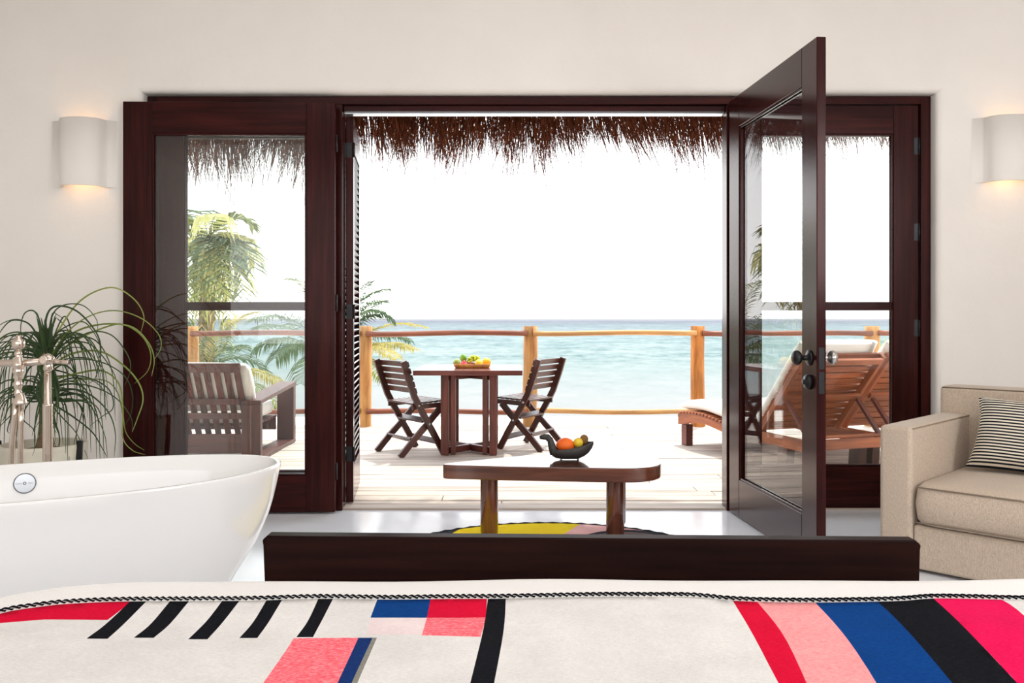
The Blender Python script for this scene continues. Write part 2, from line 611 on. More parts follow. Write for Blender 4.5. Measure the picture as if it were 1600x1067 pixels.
def tag(o, label=None, cat=None, group=None, kind=None):
    if label: o['label'] = label
    if cat: o['category'] = cat
    if group: o['group'] = group
    if kind: o['kind'] = kind
    return o


def copy_tree(o, parent=None):
    c = o.copy()
    COL.objects.link(c)
    if parent is not None:
        c.parent = parent
    for ch in list(o.children):
        copy_tree(ch, c)
    return c


def onebox(name, c, size, mat, parent=None, bevel=0.0, rot=None, seg=2):
    b = MB(); b.box(c, size, rot)
    return b.build(name, mat, parent, bevel, seg)


def span(name, x, y, z, mat, parent=None, bevel=0.0, seg=2):
    return onebox(name, ((x[0] + x[1]) / 2, (y[0] + y[1]) / 2, (z[0] + z[1]) / 2), (x[1] - x[0], y[1] - y[0], z[1] - z[0]), mat, parent, bevel, None, seg)


# ------------------------------------------------------------------ the room
XL, XR, YB, CEIL = -4.0, 4.2, -2.3, 3.12
WY0, WY1 = 5.13, 5.45                   # inner and outer face of the wall with the doors
OX0, OX1, OZ = -2.20, 2.525, 2.50        # opening

tag(span('floor', (XL - .2, XR + .2), (YB - .2, 5.34), (-0.15, 0.0), M['floor']), 'polished pale grey concrete floor of the bedroom', 'floor', None, 'structure')
tag(span('ceiling', (XL - .2, XR + .2), (YB - .2, WY1), (CEIL, CEIL + .15), M['plaster']), 'white plaster ceiling', 'ceiling', None, 'structure')
tag(span('wall_left', (XL - .2, XL), (YB - .2, WY1), (0, CEIL), M['plaster']), 'white plaster side wall beyond the bathtub', 'wall', None, 'structure')
tag(span('wall_right', (XR, XR + .2), (YB - .2, WY1), (0, CEIL), M['plaster']), 'white plaster side wall beyond the sofa', 'wall', None, 'structure')
tag(span('wall_back', (XL, XR), (YB - .2, YB), (0, CEIL), M['plaster']), 'white plaster wall behind the bed', 'wall', None, 'structure')

bm = bmesh.new()
def q(*pts):
    return bm.faces.new([bm.verts.new(p) for p in pts])
HZ = 3.5
for y, flip in ((WY0, 0), (WY1, 1)):
    for x0, x1, z0, z1 in ((XL, OX0, 0, OZ), (OX0, OX1, OZ, HZ), (OX1, XR, 0, OZ), (XL, OX0, OZ, HZ), (OX1, XR, OZ, HZ)):
        q((x0, y, z0), (x1, y, z0), (x1, y, z1), (x0, y, z1))
q((OX0, WY0, 0), (OX0, WY1, 0), (OX0, WY1, OZ), (OX0, WY0, OZ))
q((OX1, WY0, 0), (OX1, WY1, 0), (OX1, WY1, OZ), (OX1, WY0, OZ))
q((OX0, WY0, OZ), (OX1, WY0, OZ), (OX1, WY1, OZ), (OX0, WY1, OZ))
q((XL, WY0, HZ), (XR, WY0, HZ), (XR, WY1, HZ), (XL, WY1, HZ))
q((XL, WY0, 0), (XL, WY1, 0), (XL, WY1, HZ), (XL, WY0, HZ))
q((XR, WY0, 0), (XR, WY1, 0), (XR, WY1, HZ), (XR, WY0, HZ))
bmesh.ops.remove_doubles(bm, verts=bm.verts, dist=1e-5)
bmesh.ops.recalc_face_normals(bm, faces=bm.faces)
ed = []
for e in bm.edges:
    a, b2 = e.verts[0].co, e.verts[1].co
    if abs(a.y - WY0) < 1e-4 and abs(b2.y - WY0) < 1e-4:
        onx = lambda p: (abs(p.x - OX0) < 1e-4 or abs(p.x - OX1) < 1e-4)
        if (abs(a.x - b2.x) < 1e-4 and onx(a) and max(a.z, b2.z) <= OZ + 1e-4) or (abs(a.z - OZ) < 1e-4 and abs(b2.z - OZ) < 1e-4 and a.x > OX0 - .01 and b2.x > OX0 - .01 and a.x < OX1 + .01 and b2.x < OX1 + .01):
            ed.append(e)
bmesh.ops.bevel(bm, geom=ed, offset=0.035, segments=6, affect='EDGES', profile=0.5)
for f in bm.faces:
    f.smooth = False
me = bpy.data.meshes.new('wall_front'); bm.to_mesh(me); bm.free()
me.materials.append(M['plaster'])
wf = bpy.data.objects.new('wall_front', me); COL.objects.link(wf)
tag(wf, 'white plaster wall with the wide door opening to the deck', 'wall', None, 'structure')

# door frame
FY0, FY1 = 5.20, 5.32
fr = thing('trim_1', 'dark mahogany frame around the four glazed doors', 'door frame', (0.16, 5.26, 0), 0, None, 'structure')
def fpart(name, x, y, z, mat=None, bevel=0.004):
    b = MB()
    b.box(((x[0] + x[1]) / 2 - 0.16, (y[0] + y[1]) / 2 - 5.26, (z[0] + z[1]) / 2), (x[1] - x[0], y[1] - y[0], z[1] - z[0]))
    return b.build(name, mat or M['door_wood'], fr, bevel)
fpart('jamb', (-2.195, -2.14), (FY0, FY1), (0, 2.495))
fpart('jamb', (2.462, 2.52), (FY0, FY1), (0, 2.495))
fpart('head', (-2.14, 2.462), (FY0, FY1), (2.448, 2.495))
fpart('head_stop', (-1.02, 1.29), (FY0 + .03, FY1), (2.412, 2.448))
tr_ = fpart('head_track', (-1.02, 1.29), (FY0 + .055, FY1), (2.402, 2.412), M['chrome'], 0.002)
fpart('post', (-1.06, -1.022), (FY0, FY1 - .02), (0, 2.448))
fpart('post', (1.292, 1.348), (FY0, FY1), (0, 2.448))
thr = fpart('threshold', (-2.14, 2.462), (FY0 + .02, 5.36), (-0.01, 0.012), M['deck'], 0.003)


def door_leaf(name, label, width, height, loc, rz, y_off=0.0, thick=0.045, st=0.165, toprail=0.185, botrail=0.215, midbar=None, z0=0.012, glassy=True):
    """Local: hinge line at x=0, leaf runs along +x, faces at y=+-thick/2."""
    d = thing(name, label, 'door', loc, rz, None, 'structure')
    w, h, T = width, height, thick
    m = M['door_wood']
    def pt(nm, x, z, yy=(-T / 2, T / 2), mat=m, bev=0.004):
        b = MB(); b.box(((x[0] + x[1]) / 2, (yy[0] + yy[1]) / 2, (z[0] + z[1]) / 2), (x[1] - x[0], yy[1] - yy[0], z[1] - z[0]))
        return b.build(nm, mat, d, bev)
    pt('stile', (0, st), (z0, h)); pt('stile', (w - st, w), (z0, h))
    pt('top_rail', (st, w - st), (h - toprail, h)); pt('bottom_rail', (st, w - st), (z0, z0 + botrail))
    if midbar:
        pt('glazing_bar', (st, w - st), (midbar - .026, midbar + .026), (-T / 2 + .006, T / 2 - .006))
    g0, g1 = z0 + botrail, h - toprail
    bd = MB()
    e = 0.012
    for yy in (-T / 2 + .010, T / 2 - .010):
        bd.box((st + e / 2, yy, (g0 + g1) / 2), (e, .008, g1 - g0)); bd.box((w - st - e / 2, yy, (g0 + g1) / 2), (e, .008, g1 - g0))
        bd.box((w / 2, yy, g0 + e / 2), (w - 2 * st - 2 * e, .008, e)); bd.box((w / 2, yy, g1 - e / 2), (w - 2 * st - 2 * e, .008, e))
    bd.build('glazing_bead', m, d, 0.002)
    if midbar:
        for a, b_ in ((g0, midbar - .026), (midbar + .026, g1)):
            pt('pane', (st - .004, w - st + .004), (a, b_), (-.003, .003), M['glass'], 0)
    else:
        pt('pane', (st - .004, w - st + .004), (g0, g1), (-.003, .003), M['glass'], 0)
    return d


def hinge(parent, x, y, z, h=0.10):
    b = MB()
    b.lathe([(0.008, -h / 2), (0.008, h / 2)], 10, (x, y, z))
    b.lathe([(0.001, h / 2 + .012), (0.006, h / 2 + .008), (0.005, h / 2)], 10, (x, y, z))
    b.box((x + .018, y + .004, z), (.034, .003, h))
    return b.build('hinge', M['black_iron'], parent)


# door_1: folded right back against the left side panel; hinge line on the left post, leaf runs to -x
dl = door_leaf('door_1', 'open glazed mahogany door folded flat against the left side panel', 1.245, 2.437, (-1.048, 5.135, 0), PI + 0.020, st=0.168)
for z in (0.25, 1.25, 2.2):
    b = MB(); b.lathe([(0.007, -.05), (0.007, .05)], 10, (-.004, 0.0, z)); b.build('hinge', M['black_iron'], dl)
# door_2: swung into the room on the right post
a2 = math.atan2(3.965 - 5.155, 1.42 - 1.318)
dr = door_leaf('door_2', 'open glazed mahogany door with black knob swung into the room', 1.195, 2.452, (1.318, 5.155, 0), a2, st=0.165)
for z in (0.25, 1.25, 2.2):
    b = MB(); b.lathe([(0.007, -.05), (0.007, .05)], 10, (-.004, 0.0, z)); b.build('hinge', M['black_iron'], dr)
# knob set on door_2 (local: x towards the free edge, -y faces the opening side = photo's left)
kz, kx = 0.975, 1.195 - 0.075
def knob(side, mat, zc=kz):
    b = MB()
    sgn = side
    y0 = sgn * 0.0225
    def yy(t): return y0 + sgn * t
    prof = [(.001, 0), (.037, 0), (.037, .006), (.030, .011), (.014, .013), (.011, .03), (.013, .040), (.026, .046), (.034, .056), (.036, .066), (.030, .078), (.016, .084), (.001, .085)]
    rings = [[Vector((kx + r * math.cos(2 * PI * j / 22), yy(t_), zc + r * math.sin(2 * PI * j / 22))) for j in range(22)] for r, t_ in prof]
    b.rings(rings)
    return b.build('knob', mat, dr)
knob(-1, M['black_iron'])
tag(knob(1, M['pewter']), 'pale metal knob on the outer face')
b = MB()
prof = [(.001, 0), (.036, 0), (.036, .012), (.030, .022), (.012, .024), (.012, .034), (.001, .034)]
b.rings([[Vector((kx, 0, .862)) + Vector((r * math.cos(2 * PI * j / 22), -.0225 - t_, r * math.sin(2 * PI * j / 22))) for j in range(22)] for r, t_ in prof])
b.build('deadbolt', M['black_iron'], dr)
onebox('latch_plate', (1.1955, 0, kz), (.003, .026, .10), M['black_iron'], dr)
onebox('latch_plate', (1.1955, 0, .862), (.003, .026, .10), M['black_iron'], dr)

# door_3 and door_4: closed side panels inside the frame
door_leaf('door_3', 'closed glazed side panel behind the door folded back beside the bathtub', 1.07, 2.446, (-2.135, 5.245, 0), 0, st=0.15, midbar=1.232)
d4 = door_leaf('door_4', 'closed glazed side panel with crossbar beside the sofa', 1.105, 2.446, (1.352, 5.245, 0), 0, st=0.15, midbar=1.232, toprail=.172, botrail=.25)
for z in (0.25, 1.10, 1.68, 2.2):
    b = MB(); b.lathe([(0.008, -.05), (0.008, .05)], 10, (1.108, -.026, z)); b.box((1.092, -.0235, z), (.03, .003, .10)); b.build('hinge', M['black_iron'], d4)

# louvred shutter leaves folded out onto the deck
def shutter(loc, rz, label, name='louvered_shutter'):
    s_ = thing(name, label, 'shutter', loc, rz, 'folded louvred shutter leaves')
    w, h, T = 0.66, 2.405, 0.045
    m = M['door_wood']
    for x in ((0, .075), (w - .075, w)):
        span('stile', x, (-T / 2, T / 2), (.02, h), m, s_, .003)
    span('top_rail', (.075, w - .075), (-T / 2, T / 2), (h - .20, h), m, s_, .003)
    span('bottom_rail', (.075, w - .075), (-T / 2, T / 2), (.02, .24), m, s_, .003)
    z = .27
    me0 = None
    while z < h - .215:
        if me0 is None:
            o = onebox('slat', (0, 0, 0), (w - .15, .056, .008), m, s_, 0, Matrix.Rotation(R(-42), 3, 'X'))
            me0 = o.data
        else:
            o = bpy.data.objects.new('slat', me0); COL.objects.link(o); o.parent = s_
        o.location = (w / 2, 0, z)
        z += .042
    for z in (.32, 1.2, 2.2):
        b = MB(); b.box((-.001, 0.004, z), (.003, .032, .09)); b.lathe([(0.007, -.045), (0.007, .045)], 10, (-.004, -.026, z)); b.build('hinge', M['black_iron'], s_)
    return s_
shutter((-1.004, 5.345, 0), R(90 + 6.5), 'louvred mahogany shutter leaf facing the open doorway beside the left post')
shutter((-1.062, 5.345, 0), R(90 + 6.5), 'louvred mahogany shutter leaf folded behind the first one on the left')

# ------------------------------------------------------------------ outside ground, sea, deck, railing
SEAZ = -6.0
b = MB()
b.v = [Vector(p) for p in ((-600, 9.5, SEAZ + .6), (600, 9.5, SEAZ + .6), (600, 76, SEAZ - .15), (-600, 76, SEAZ - .15))]
b.face((0, 1, 2, 3), [(0, 0)] * 4)
tag(b.build('beach', M['sand']), 'bright white sand beach below the deck', 'beach', None, 'structure')
b = MB()
b.v = [Vector(p) for p in ((-9000, 60, SEAZ), (9000, 60, SEAZ), (9000, 9000, SEAZ), (-9000, 9000, SEAZ))]
b.face((0, 1, 2, 3), [(0, 0)] * 4)
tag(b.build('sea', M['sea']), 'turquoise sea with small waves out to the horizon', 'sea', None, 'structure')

DY0, DY1 = 5.36, 9.42
dk = thing('deck', 'weathered pale plank deck outside the doors', 'deck', (0, 7.4, 0), 0, None, 'structure')
PW, GAP = 0.142, 0.007
nrow = int((DY1 - DY0) / (PW + GAP))
rng = random.Random(3)
for i in range(nrow):
    y = DY0 + GAP + i * (PW + GAP) + PW / 2
    cuts = [-5.2]
    x = -5.2 + rng.uniform(1.2, 3.6)
    while x < 4.2:
        cuts.append(x); x += rng.uniform(2.6, 4.0)
    cuts.append(5.2)
    for a_, c_ in zip(cuts[:-1], cuts[1:]):
        hz = rng.uniform(-.003, .002)
        b = MB(); b.box((0, 0, 0), (c_ - a_ - .005, PW, .032))
        b.build('plank', M['deck'], dk, 0.003, 1, loc=((a_ + c_) / 2, y - 7.4, -.016 + hz - .002))
b = MB()
for x in (-4.8, -3.6, -2.4, -1.2, 0, 1.2, 2.4, 3.6, 4.8):
    b.box((x, 0.0, -.13), (.06, 4.06, .19))
b.box((0, 2.03, -.13), (10.4, .04, .19))
b.build('joist', M['rail_red'], dk)
for x in (-4.6, -1.6, 1.6, 4.6):
    b = MB(); b.lathe([(.11, -5.6), (.10, -.23)], 12, (x, 1.8, 0)); b.build('pile', M['post_wood'], dk)

RY = 9.30
rl = thing('deck_railing', 'rustic log railing along the sea edge of the deck', 'railing', (0.2, RY, 0))
posts = [(-3.46, .086), (-1.585, .082), (0.195, .080), (2.0, .080), (3.88, .084)]
prng = random.Random(5)
def log(name, p0, p1, r0, r1, mat, nseg=9, wob=.006, flat=1.0, n=10):
    b = MB()
    pts, rad = [], []
    p0, p1 = Vector(p0), Vector(p1)
    a, c = prng.uniform(0, 6), prng.uniform(0, 6)
    for i in range(nseg + 1):
        u = i / nseg
        p = p0.lerp(p1, u)
        off = Vector((math.sin(a + u * 5), math.cos(c + u * 4), math.sin(c + u * 6))) * wob
        d = (p1 - p0).normalized()
        off -= d * off.dot(d)
        if i in (0, nseg): off *= 0.3
        pts.append(p + off); rad.append((r0 + (r1 - r0) * u) * (1 + prng.uniform(-.04, .04)))
    b.tube(pts, rad, n, True, flat)
    return b.build(name, mat, rl)
for x, r in posts:
    log('post', (x - .2, 0, -.25), (x - .2, 0, 1.075), r, r * .93, M['post_orange'] if 1.5 < x < 3 else M['post_wood'], 9, .0045, 1, 12)
log('post', (5.2 - .2, 0, -.25), (5.2 - .2, 0, 1.075), .08, .075, M['post_wood'], 9, .0045, 1, 12)
log('post', (-5.15 - .2, 0, -.25), (-5.15 - .2, 0, 1.075), .08, .075, M['post_wood'], 9, .0045, 1, 12)
xs = [-5.15] + [p[0] for p in posts] + [5.2]
for i in range(len(xs) - 1):
    x0, x1 = xs[i] - .2 + .03, xs[i + 1] - .2 - .03
    mt = M['rail_yellow'] if i in (3,) else M['rail_red']
    log('top_rail', (x0, -.075, 1.0 + prng.uniform(-.006, .006)), (x1, -.075, 1.0 + prng.uniform(-.006, .006)), .029, .029, mt, 14, .007)
    log('bottom_rail', (x0, -.075, .165 + prng.uniform(-.006, .006)), (x1, -.075, .165 + prng.uniform(-.006, .006)), .029, .027, M['rail_yellow'] if i == 3 else M['rail_red'], 14, .007)

# ------------------------------------------------------------------ thatched eave
th = thing('thatched_eave', 'shaggy brown palm thatch eave hanging over the deck', 'thatched roof', (0, 6.3, 2.6))
b = MB()
b.rings([[Vector((-5.4, -.85, .80)), Vector((-5.4, .25, .10)), Vector((-5.4, .30, .24)), Vector((-5.4, -.85, 1.05))],
         [Vector((5.4, -.85, .80)), Vector((5.4, .25, .10)), Vector((5.4, .30, .24)), Vector((5.4, -.85, 1.05))]], True, True, False)
b.build('roof_layer', M['thatch'], th)
b = MB()
for y_, z_ in ((-.45, .50), (0.10, .15)):
    b.tube([(-5.4, y_, z_), (5.4, y_, z_)], .045, 10)
b.build('eave_pole', M['teak_dark'], th)
# length of the hanging tips by x (metres below the eave edge), read from the photograph's ragged outline
outline = [(-3.0, .62), (-2.40, .74), (-2.25, .70), (-2.0, .58), (-1.85, .48), (-1.65, .62), (-1.5, .58), (-1.1, .46), (-.92, .50), (-.7, .52), (-.52, .60), (-.30, .44), (-.05, .47),
           (.15, .50), (.26, .57), (.36, .42), (.46, .32), (.7, .38), (.85, .36), (1.05, .40), (1.25, .46), (1.42, .40), (1.55, .30), (1.8, .42), (2.05, .34), (2.4, .30), (2.8, .30), (3.2, .36)]
def tiplen(x):
    if x <= outline[0][0]: return outline[0][1]
    for (x0, l0), (x1, l1) in zip(outline[:-1], outline[1:]):
        if x0 <= x <= x1:
            return l0 + (l1 - l0) * (x - x0) / (x1 - x0)
    return outline[-1][1]
trng = random.Random(11)
b = MB()
def strand(x, y, z, L, lean, leany, w, bend):
    base = Vector((x, y, z))
    pts = []
    for k in range(4):
        u = k / 3
        pts.append(base + Vector((lean * u * L + bend * u * u * L, leany * u * L, -L * u)))
    ang = trng.uniform(0, PI)
    side = Vector((math.cos(ang), math.sin(ang), 0))
    i0 = len(b.v)
    o = trng.random() * 40
    for k, p in enumerate(pts):
        ww = w * (1 - .8 * (k / 3) ** 2)
        b.v.append(p - side * ww); b.v.append(p + side * ww)
    for k in range(3):
        b.face((i0 + 2 * k, i0 + 2 * k + 1, i0 + 2 * k + 3, i0 + 2 * k + 2), [(o, o * .7), (o, o * .7), (o + .02, o * .7), (o + .02, o * .7)])
# clumps give the ragged look
x = -4.6
while x < 4.6:
    cl = trng.uniform(.03, .10)
    T = tiplen(x)
    clen = T * trng.uniform(.72, 1.05)
    cle = trng.uniform(-.22, .22) + (0.25 if x > .3 else (-.12 if x < -1.4 else 0.02))
    nst = int(cl * 1250)
    for _ in range(nst):
        xx = x + trng.gauss(0, cl * .6)
        u = trng.random()
        yy = trng.uniform(-.30, .30)
        zz = .14 - (yy) * .36 + trng.uniform(-.03, .06)
        L = (zz + clen - .10) * (0.45 + .55 * u ** .6) if u > .12 else (zz + clen) * trng.uniform(.95, 1.18)
        L = max(L, .1)
        strand(xx, yy, zz, L, cle + trng.gauss(0, .10), trng.uniform(-.1, .25), trng.uniform(.0018, .0042), trng.uniform(-.15, .15))
    x += cl
for _ in range(3600):   # the dense short growth under the edge
    xx = trng.uniform(-4.6, 4.6)
    yy = trng.uniform(-.3, .3)
    zz = .14 - yy * .36 + trng.uniform(-.03, .05)
    strand(xx, yy, zz, (zz + tiplen(xx) * trng.uniform(.15, .5)) , trng.gauss(0, .2), trng.uniform(-.1, .2), trng.uniform(.002, .0045), trng.uniform(-.15, .15))
# a few long stray wisps
for px_, py_ in ((698, 288), (300, 262), (330, 245), (412, 225), (372, 262), (845, 262), (866, 258), (590, 260), (1082, 236), (930, 224), (1118, 222), (900, 226), (640, 258)):
    p = Wp(px_, py_, 6.35)
    for k in range(3):
        x0 = p.x - .06 + trng.uniform(-.05, .05)
        L = 2.62 - p.z + trng.uniform(-.05, .03)
        strand(x0, .05, .06, L, .08 + trng.uniform(-.05, .06), .03, .0022, trng.uniform(0, .1))
fo = b.build('fringe', M['thatch'], th)
fo['kind'] = 'stuff'

# ------------------------------------------------------------------ palms beyond the railing
def quad_pt(P, u):
    a, c, d = P
    return a * (1 - u) ** 2 + c * 2 * u * (1 - u) + d * u * u
def frond(parent, P, leaf, hang, mat, n=34, wid=.016, seed=0, side_bias=0.0, taper=1.0, start=.12):
    g = random.Random(seed)
    b = MB()
    pts = [quad_pt(P, i / 16) for i in range(17)]
    b.tube(pts, [.018 * (1 - .8 * i / 16) * max(.5, leaf) for i in range(17)], 6)
    for i in range(n):
        u = start + (1 - start) * (i + g.random() * .5) / n
        p = quad_pt(P, u)
        tdir = (quad_pt(P, min(1, u + .02)) - quad_pt(P, max(0, u - .02))).normalized()
        lat = tdir.cross(Vector((0, 0, 1)))
        lat = lat.normalized() if lat.length > .05 else Vector((1, 0, 0))
        upv = lat.cross(tdir)
        L0 = leaf * (0.35 + .65 * math.sin(PI * min(1, .15 + .8 * u))) * taper
        for sg in (-1, 1):
            L = L0 * g.uniform(.82, 1.1)
            d = (lat * sg * (1 + side_bias * sg) + tdir * .75 + upv * g.uniform(-.1, .3)).normalized()
            q0 = p
            q1 = p + d * L * .5 + Vector((0, 0, -hang * L * .14))
            q2 = p + d * L * (.96 - .28 * hang) + Vector((0, 0, -hang * L * .62))
            wv = d.cross(Vector((g.uniform(-.3, .3), g.uniform(-.3, .3), 1)))
            wv = wv.normalized() * wid
            vn = Vector((0, 0, wid * .6))
            i0 = len(b.v)
            b.v += [q0 - wv * .5, q0 + vn * .5, q0 + wv * .5, q1 - wv, q1 + vn, q1 + wv, q2]
            for fidx in ((0, 1, 4, 3), (1, 2, 5, 4), (3, 4, 6), (4, 5, 6)):
                b.face([i0 + k for k in fidx], [(0, 0)] * len(fidx))
    return b.build('frond', mat, parent)

def palm(name, label, hub, trunk_foot, rtrunk=.10):
    hub = Vector(hub)
    pl = thing(name, label, 'palm tree', trunk_foot, 0, 'palms beyond the railing')
    foot = Vector(trunk_foot)
    b = MB()
    pts = [Vector((0, 0, 0)).lerp(hub - foot, i / 12) + Vector((.12 * math.sin(i * .5), 0, 0)) * math.sin(PI * i / 12) for i in range(13)]
    b.tube(pts, [rtrunk * (1.5 - .6 * i / 12) * (1 + .06 * (i % 2)) for i in range(13)], 10)
    b.build('trunk', M['bark'], pl)
    return pl, foot

# shaggy tall palm seen through the left side panel
D1 = 19.0
hub = Wp(325, 372, D1)
pl, ft = palm('coconut_palm', 'tall shaggy yellow-green palm with hanging leaves rising behind the left railing post', hub, (hub.x + .1, D1 + .2, SEAZ + .45), .16)
k = 0
g = random.Random(21)
for (tx, ty, cx_, cy_, dd) in ((393, 352, 365, 322, 0), (398, 405, 372, 345, .5), (396, 420, 372, 362, -.5), (388, 395, 362, 352, 1.0), (380, 470, 378, 380, .3), (372, 455, 352, 380, -1.0), (350, 470, 345, 360, -1.2),
                           (268, 350, 290, 318, 0), (255, 400, 285, 340, .5), (250, 430, 280, 360, -.6), (270, 470, 282, 380, -.2), (300, 480, 302, 380, -1.2), (325, 480, 330, 375, -1.4), (340, 335, 335, 330, -1.2), (310, 330, 318, 330, 1.2), (330, 470, 345, 350, 1.2)):
    P = (hub - ft, Wp(cx_, cy_, D1 + dd * .8) - ft, Wp(tx, ty, D1 + dd * 1.4) - ft)
    mt = M[('palm_lime', 'palm_pale', 'palm_green', 'palm_lime')[k % 4]]
    frond(pl, P, .95 + g.uniform(-.12, .12), 1.0 if k % 2 else .35, mt, 17, .040, 100 + k, 0, 1.0, .05)
    k += 1
# curtain of dead hanging leaves down the trunk
for k in range(18):
    x = g.uniform(278, 368); y0 = g.uniform(372, 430)
    P = (hub - ft + Vector((g.uniform(-.2, .2), g.uniform(-.3, .3), -.1)), Wp(x, y0 - 12, D1 + g.uniform(-.8, .8)) - ft, Wp(x + g.uniform(-6, 10), g.uniform(500, 560), D1 + g.uniform(-.8, .8)) - ft)
    frond(pl, P, .46, 1.4, M[('palm_pale', 'palm_lime', 'palm_pale', 'palm_lime', 'palm_green')[k % 5]], 12, .034, 200 + k, 0, 1.0, .1)

# coconut palm hidden behind the left door post, fronds on both sides
D2 = 15.0
hub = Wp(520, 560, D2)
pl, ft = palm('coconut_palm', 'green coconut palm whose crown spreads either side of the shutter', hub, (hub.x, D2 + .3, SEAZ + .5), .13)
k = 0
for (tx, ty, cx_, cy_, leaf, hang, mt, dd) in (
        (608, 452, 545, 455, .40, .8, 'palm_green', .3), (614, 500, 560, 450, .46, 1.1, 'palm_green', 0), (666, 512, 590, 488, .36, .5, 'palm_yellow', .5), (640, 532, 585, 505, .42, .9, 'palm_green', -.3),
        (648, 545, 590, 520, .46, 1.0, 'palm_yellow', -.6), (600, 590, 572, 545, .44, 1.2, 'palm_lime', -1),
        (450, 436, 492, 430, .34, .5, 'palm_lime', .4), (398, 500, 455, 470, .62, .7, 'palm_green', .5), (402, 545, 445, 505, .62, 1.2, 'palm_green', 0), (430, 560, 462, 515, .6, 1.3, 'palm_green', -.6),
        (520, 420, 515, 460, .5, .4, 'palm_green', 1), (470, 600, 480, 540, .55, 1.3, 'palm_green', -1), (490, 450, 505, 470, .55, .6, 'palm_green', 1.2), (580, 440, 540, 470, .45, .7, 'palm_green', .6), (600, 470, 560, 470, .48, .9, 'palm_green', -.4), (590, 492, 555, 490, .5, .9, 'palm_green', .2), (622, 560, 575, 520, .42, .9, 'palm_yellow', -.9), (395, 520, 440, 482, .5, .6, 'palm_green', 1.2)):
    P = (hub - ft, Wp(cx_, cy_, D2 + dd) - ft, Wp(tx, ty, D2 + dd * 1.6) - ft)
    frond(pl, P, leaf, hang * .6, M[mt], 46, .0135, 300 + k, 0, 1.0, .12)
    k += 1

# low young palm between the left railing post and the bench
D3 = 13.0
hub = Wp(318, 588, D3)
pl, ft = palm('coconut_palm', 'low young palm with arching fronds just behind the bench', hub, (hub.x, D3 + .2, SEAZ + .5), .10)
for k, (tx, ty, cx_, cy_, leaf, hang, mt, dd) in enumerate((
        (416, 580, 365, 535, .46, .5, 'palm_green', 0), (455, 610, 400, 555, .34, 1.2, 'palm_yellow', -.4), (405, 488, 345, 490, .40, .5, 'palm_yellow', .5), (352, 520, 330, 520, .45, .8, 'palm_green', .8),
        (275, 500, 290, 510, .5, .9, 'palm_green', .3), (262, 545, 285, 535, .5, .9, 'palm_green', 0), (440, 640, 400, 580, .34, 1.2, 'palm_lime', -.6), (380, 545, 350, 528, .5, .6, 'palm_green', .9))):
    P = (hub - ft, Wp(cx_, cy_, D3 + dd) - ft, Wp(tx, ty, D3 + dd * 1.5) - ft)
    frond(pl, P, leaf, hang * .7, M[mt], 42, .0125, 400 + k, 0, 1.0, .08)

# tips of a shrub beyond the right railing post
c0 = Wp(1392, 560, 12.5)
sh = thing('seaside_shrub', 'lime green shrub tips showing above the right lounger cushions', 'shrub', (c0.x, c0.y, SEAZ + .55))
g = random.Random(9)
b = MB(); b.tube([(0, 0, 0), (.05, 0, 3), (0, 0, c0.z - SEAZ - .6)], [.06, .04, .02], 6); b.build('stem', M['bark'], sh)
b = MB()
for k in range(110):
    cxx = random.choice([1380, 1384, 1400, 1404, 1412]) + g.uniform(-4, 4)
    base = Wp(cxx, 566, 12.5 + g.uniform(-.3, .3)) - Vector(sh.location)
    tip = base + Vector((g.uniform(-.10, .10), g.uniform(-.1, .1), g.uniform(.12, .40)))
    wv = Vector((g.uniform(-1, 1), g.uniform(-1, 1), 0)).normalized() * .022
    mid = base.lerp(tip, .5)
    i0 = len(b.v)
    b.v += [base, mid - wv, mid + wv, tip, mid + Vector((0, .015, 0))]
    b.face((i0, i0 + 1, i0 + 4), [(0, 0)] * 3); b.face((i0, i0 + 4, i0 + 2), [(0, 0)] * 3)
    b.face((i0 + 1, i0 + 3, i0 + 4), [(0, 0)] * 3); b.face((i0 + 4, i0 + 3, i0 + 2), [(0, 0)] * 3)
fo = b.build('foliage', M['shrub'], sh); fo['kind'] = 'stuff'

# ------------------------------------------------------------------ dining table, folding chairs
tx0, tx1, ty0, ty1, tz = -.815, .086, 7.10, 8.0, .73
tcx, tcy = (tx0 + tx1) / 2, (ty0 + ty1) / 2
dt = thing('dining_table', 'square red-brown wooden dining table on the deck between two folding chairs', 'table', (tcx, tcy, 0))
top = thing_none = None
nb = 6
bw = (ty1 - ty0) / nb
for i in range(nb):
    b = MB(); b.box((0, -(ty1 - ty0) / 2 + bw * (i + .5), tz - .021), (tx1 - tx0, bw - .003, .042)); b.build('top_board', M['teak_gloss'], dt, .003)
for sx_, sy_ in ((-1, -1), (1, -1), (-1, 1), (1, 1)):
    yn = .225 if sy_ < 0 else .235
    b = MB(); b.box((sx_ * .205, sy_ * yn, (tz - .042) / 2), (.066, .05, tz - .044)); b.build('leg', M['teak_red'], dt, .004)
    b = MB(); b.box((sx_ * .135, sy_ * (yn - .02), (tz - .042) / 2), (.042, .05, tz - .044)); b.build('leg', M['teak_red'], dt, .004)
for z in (.035, .66):
    for s1 in (1, -1):
        b = MB(); b.beam((-.185, -.20 * s1, z), (.185, .20 * s1, z), .04, .055 if z < .1 else .05)
        b.build('cross_brace', M['teak_red'], dt, .003)


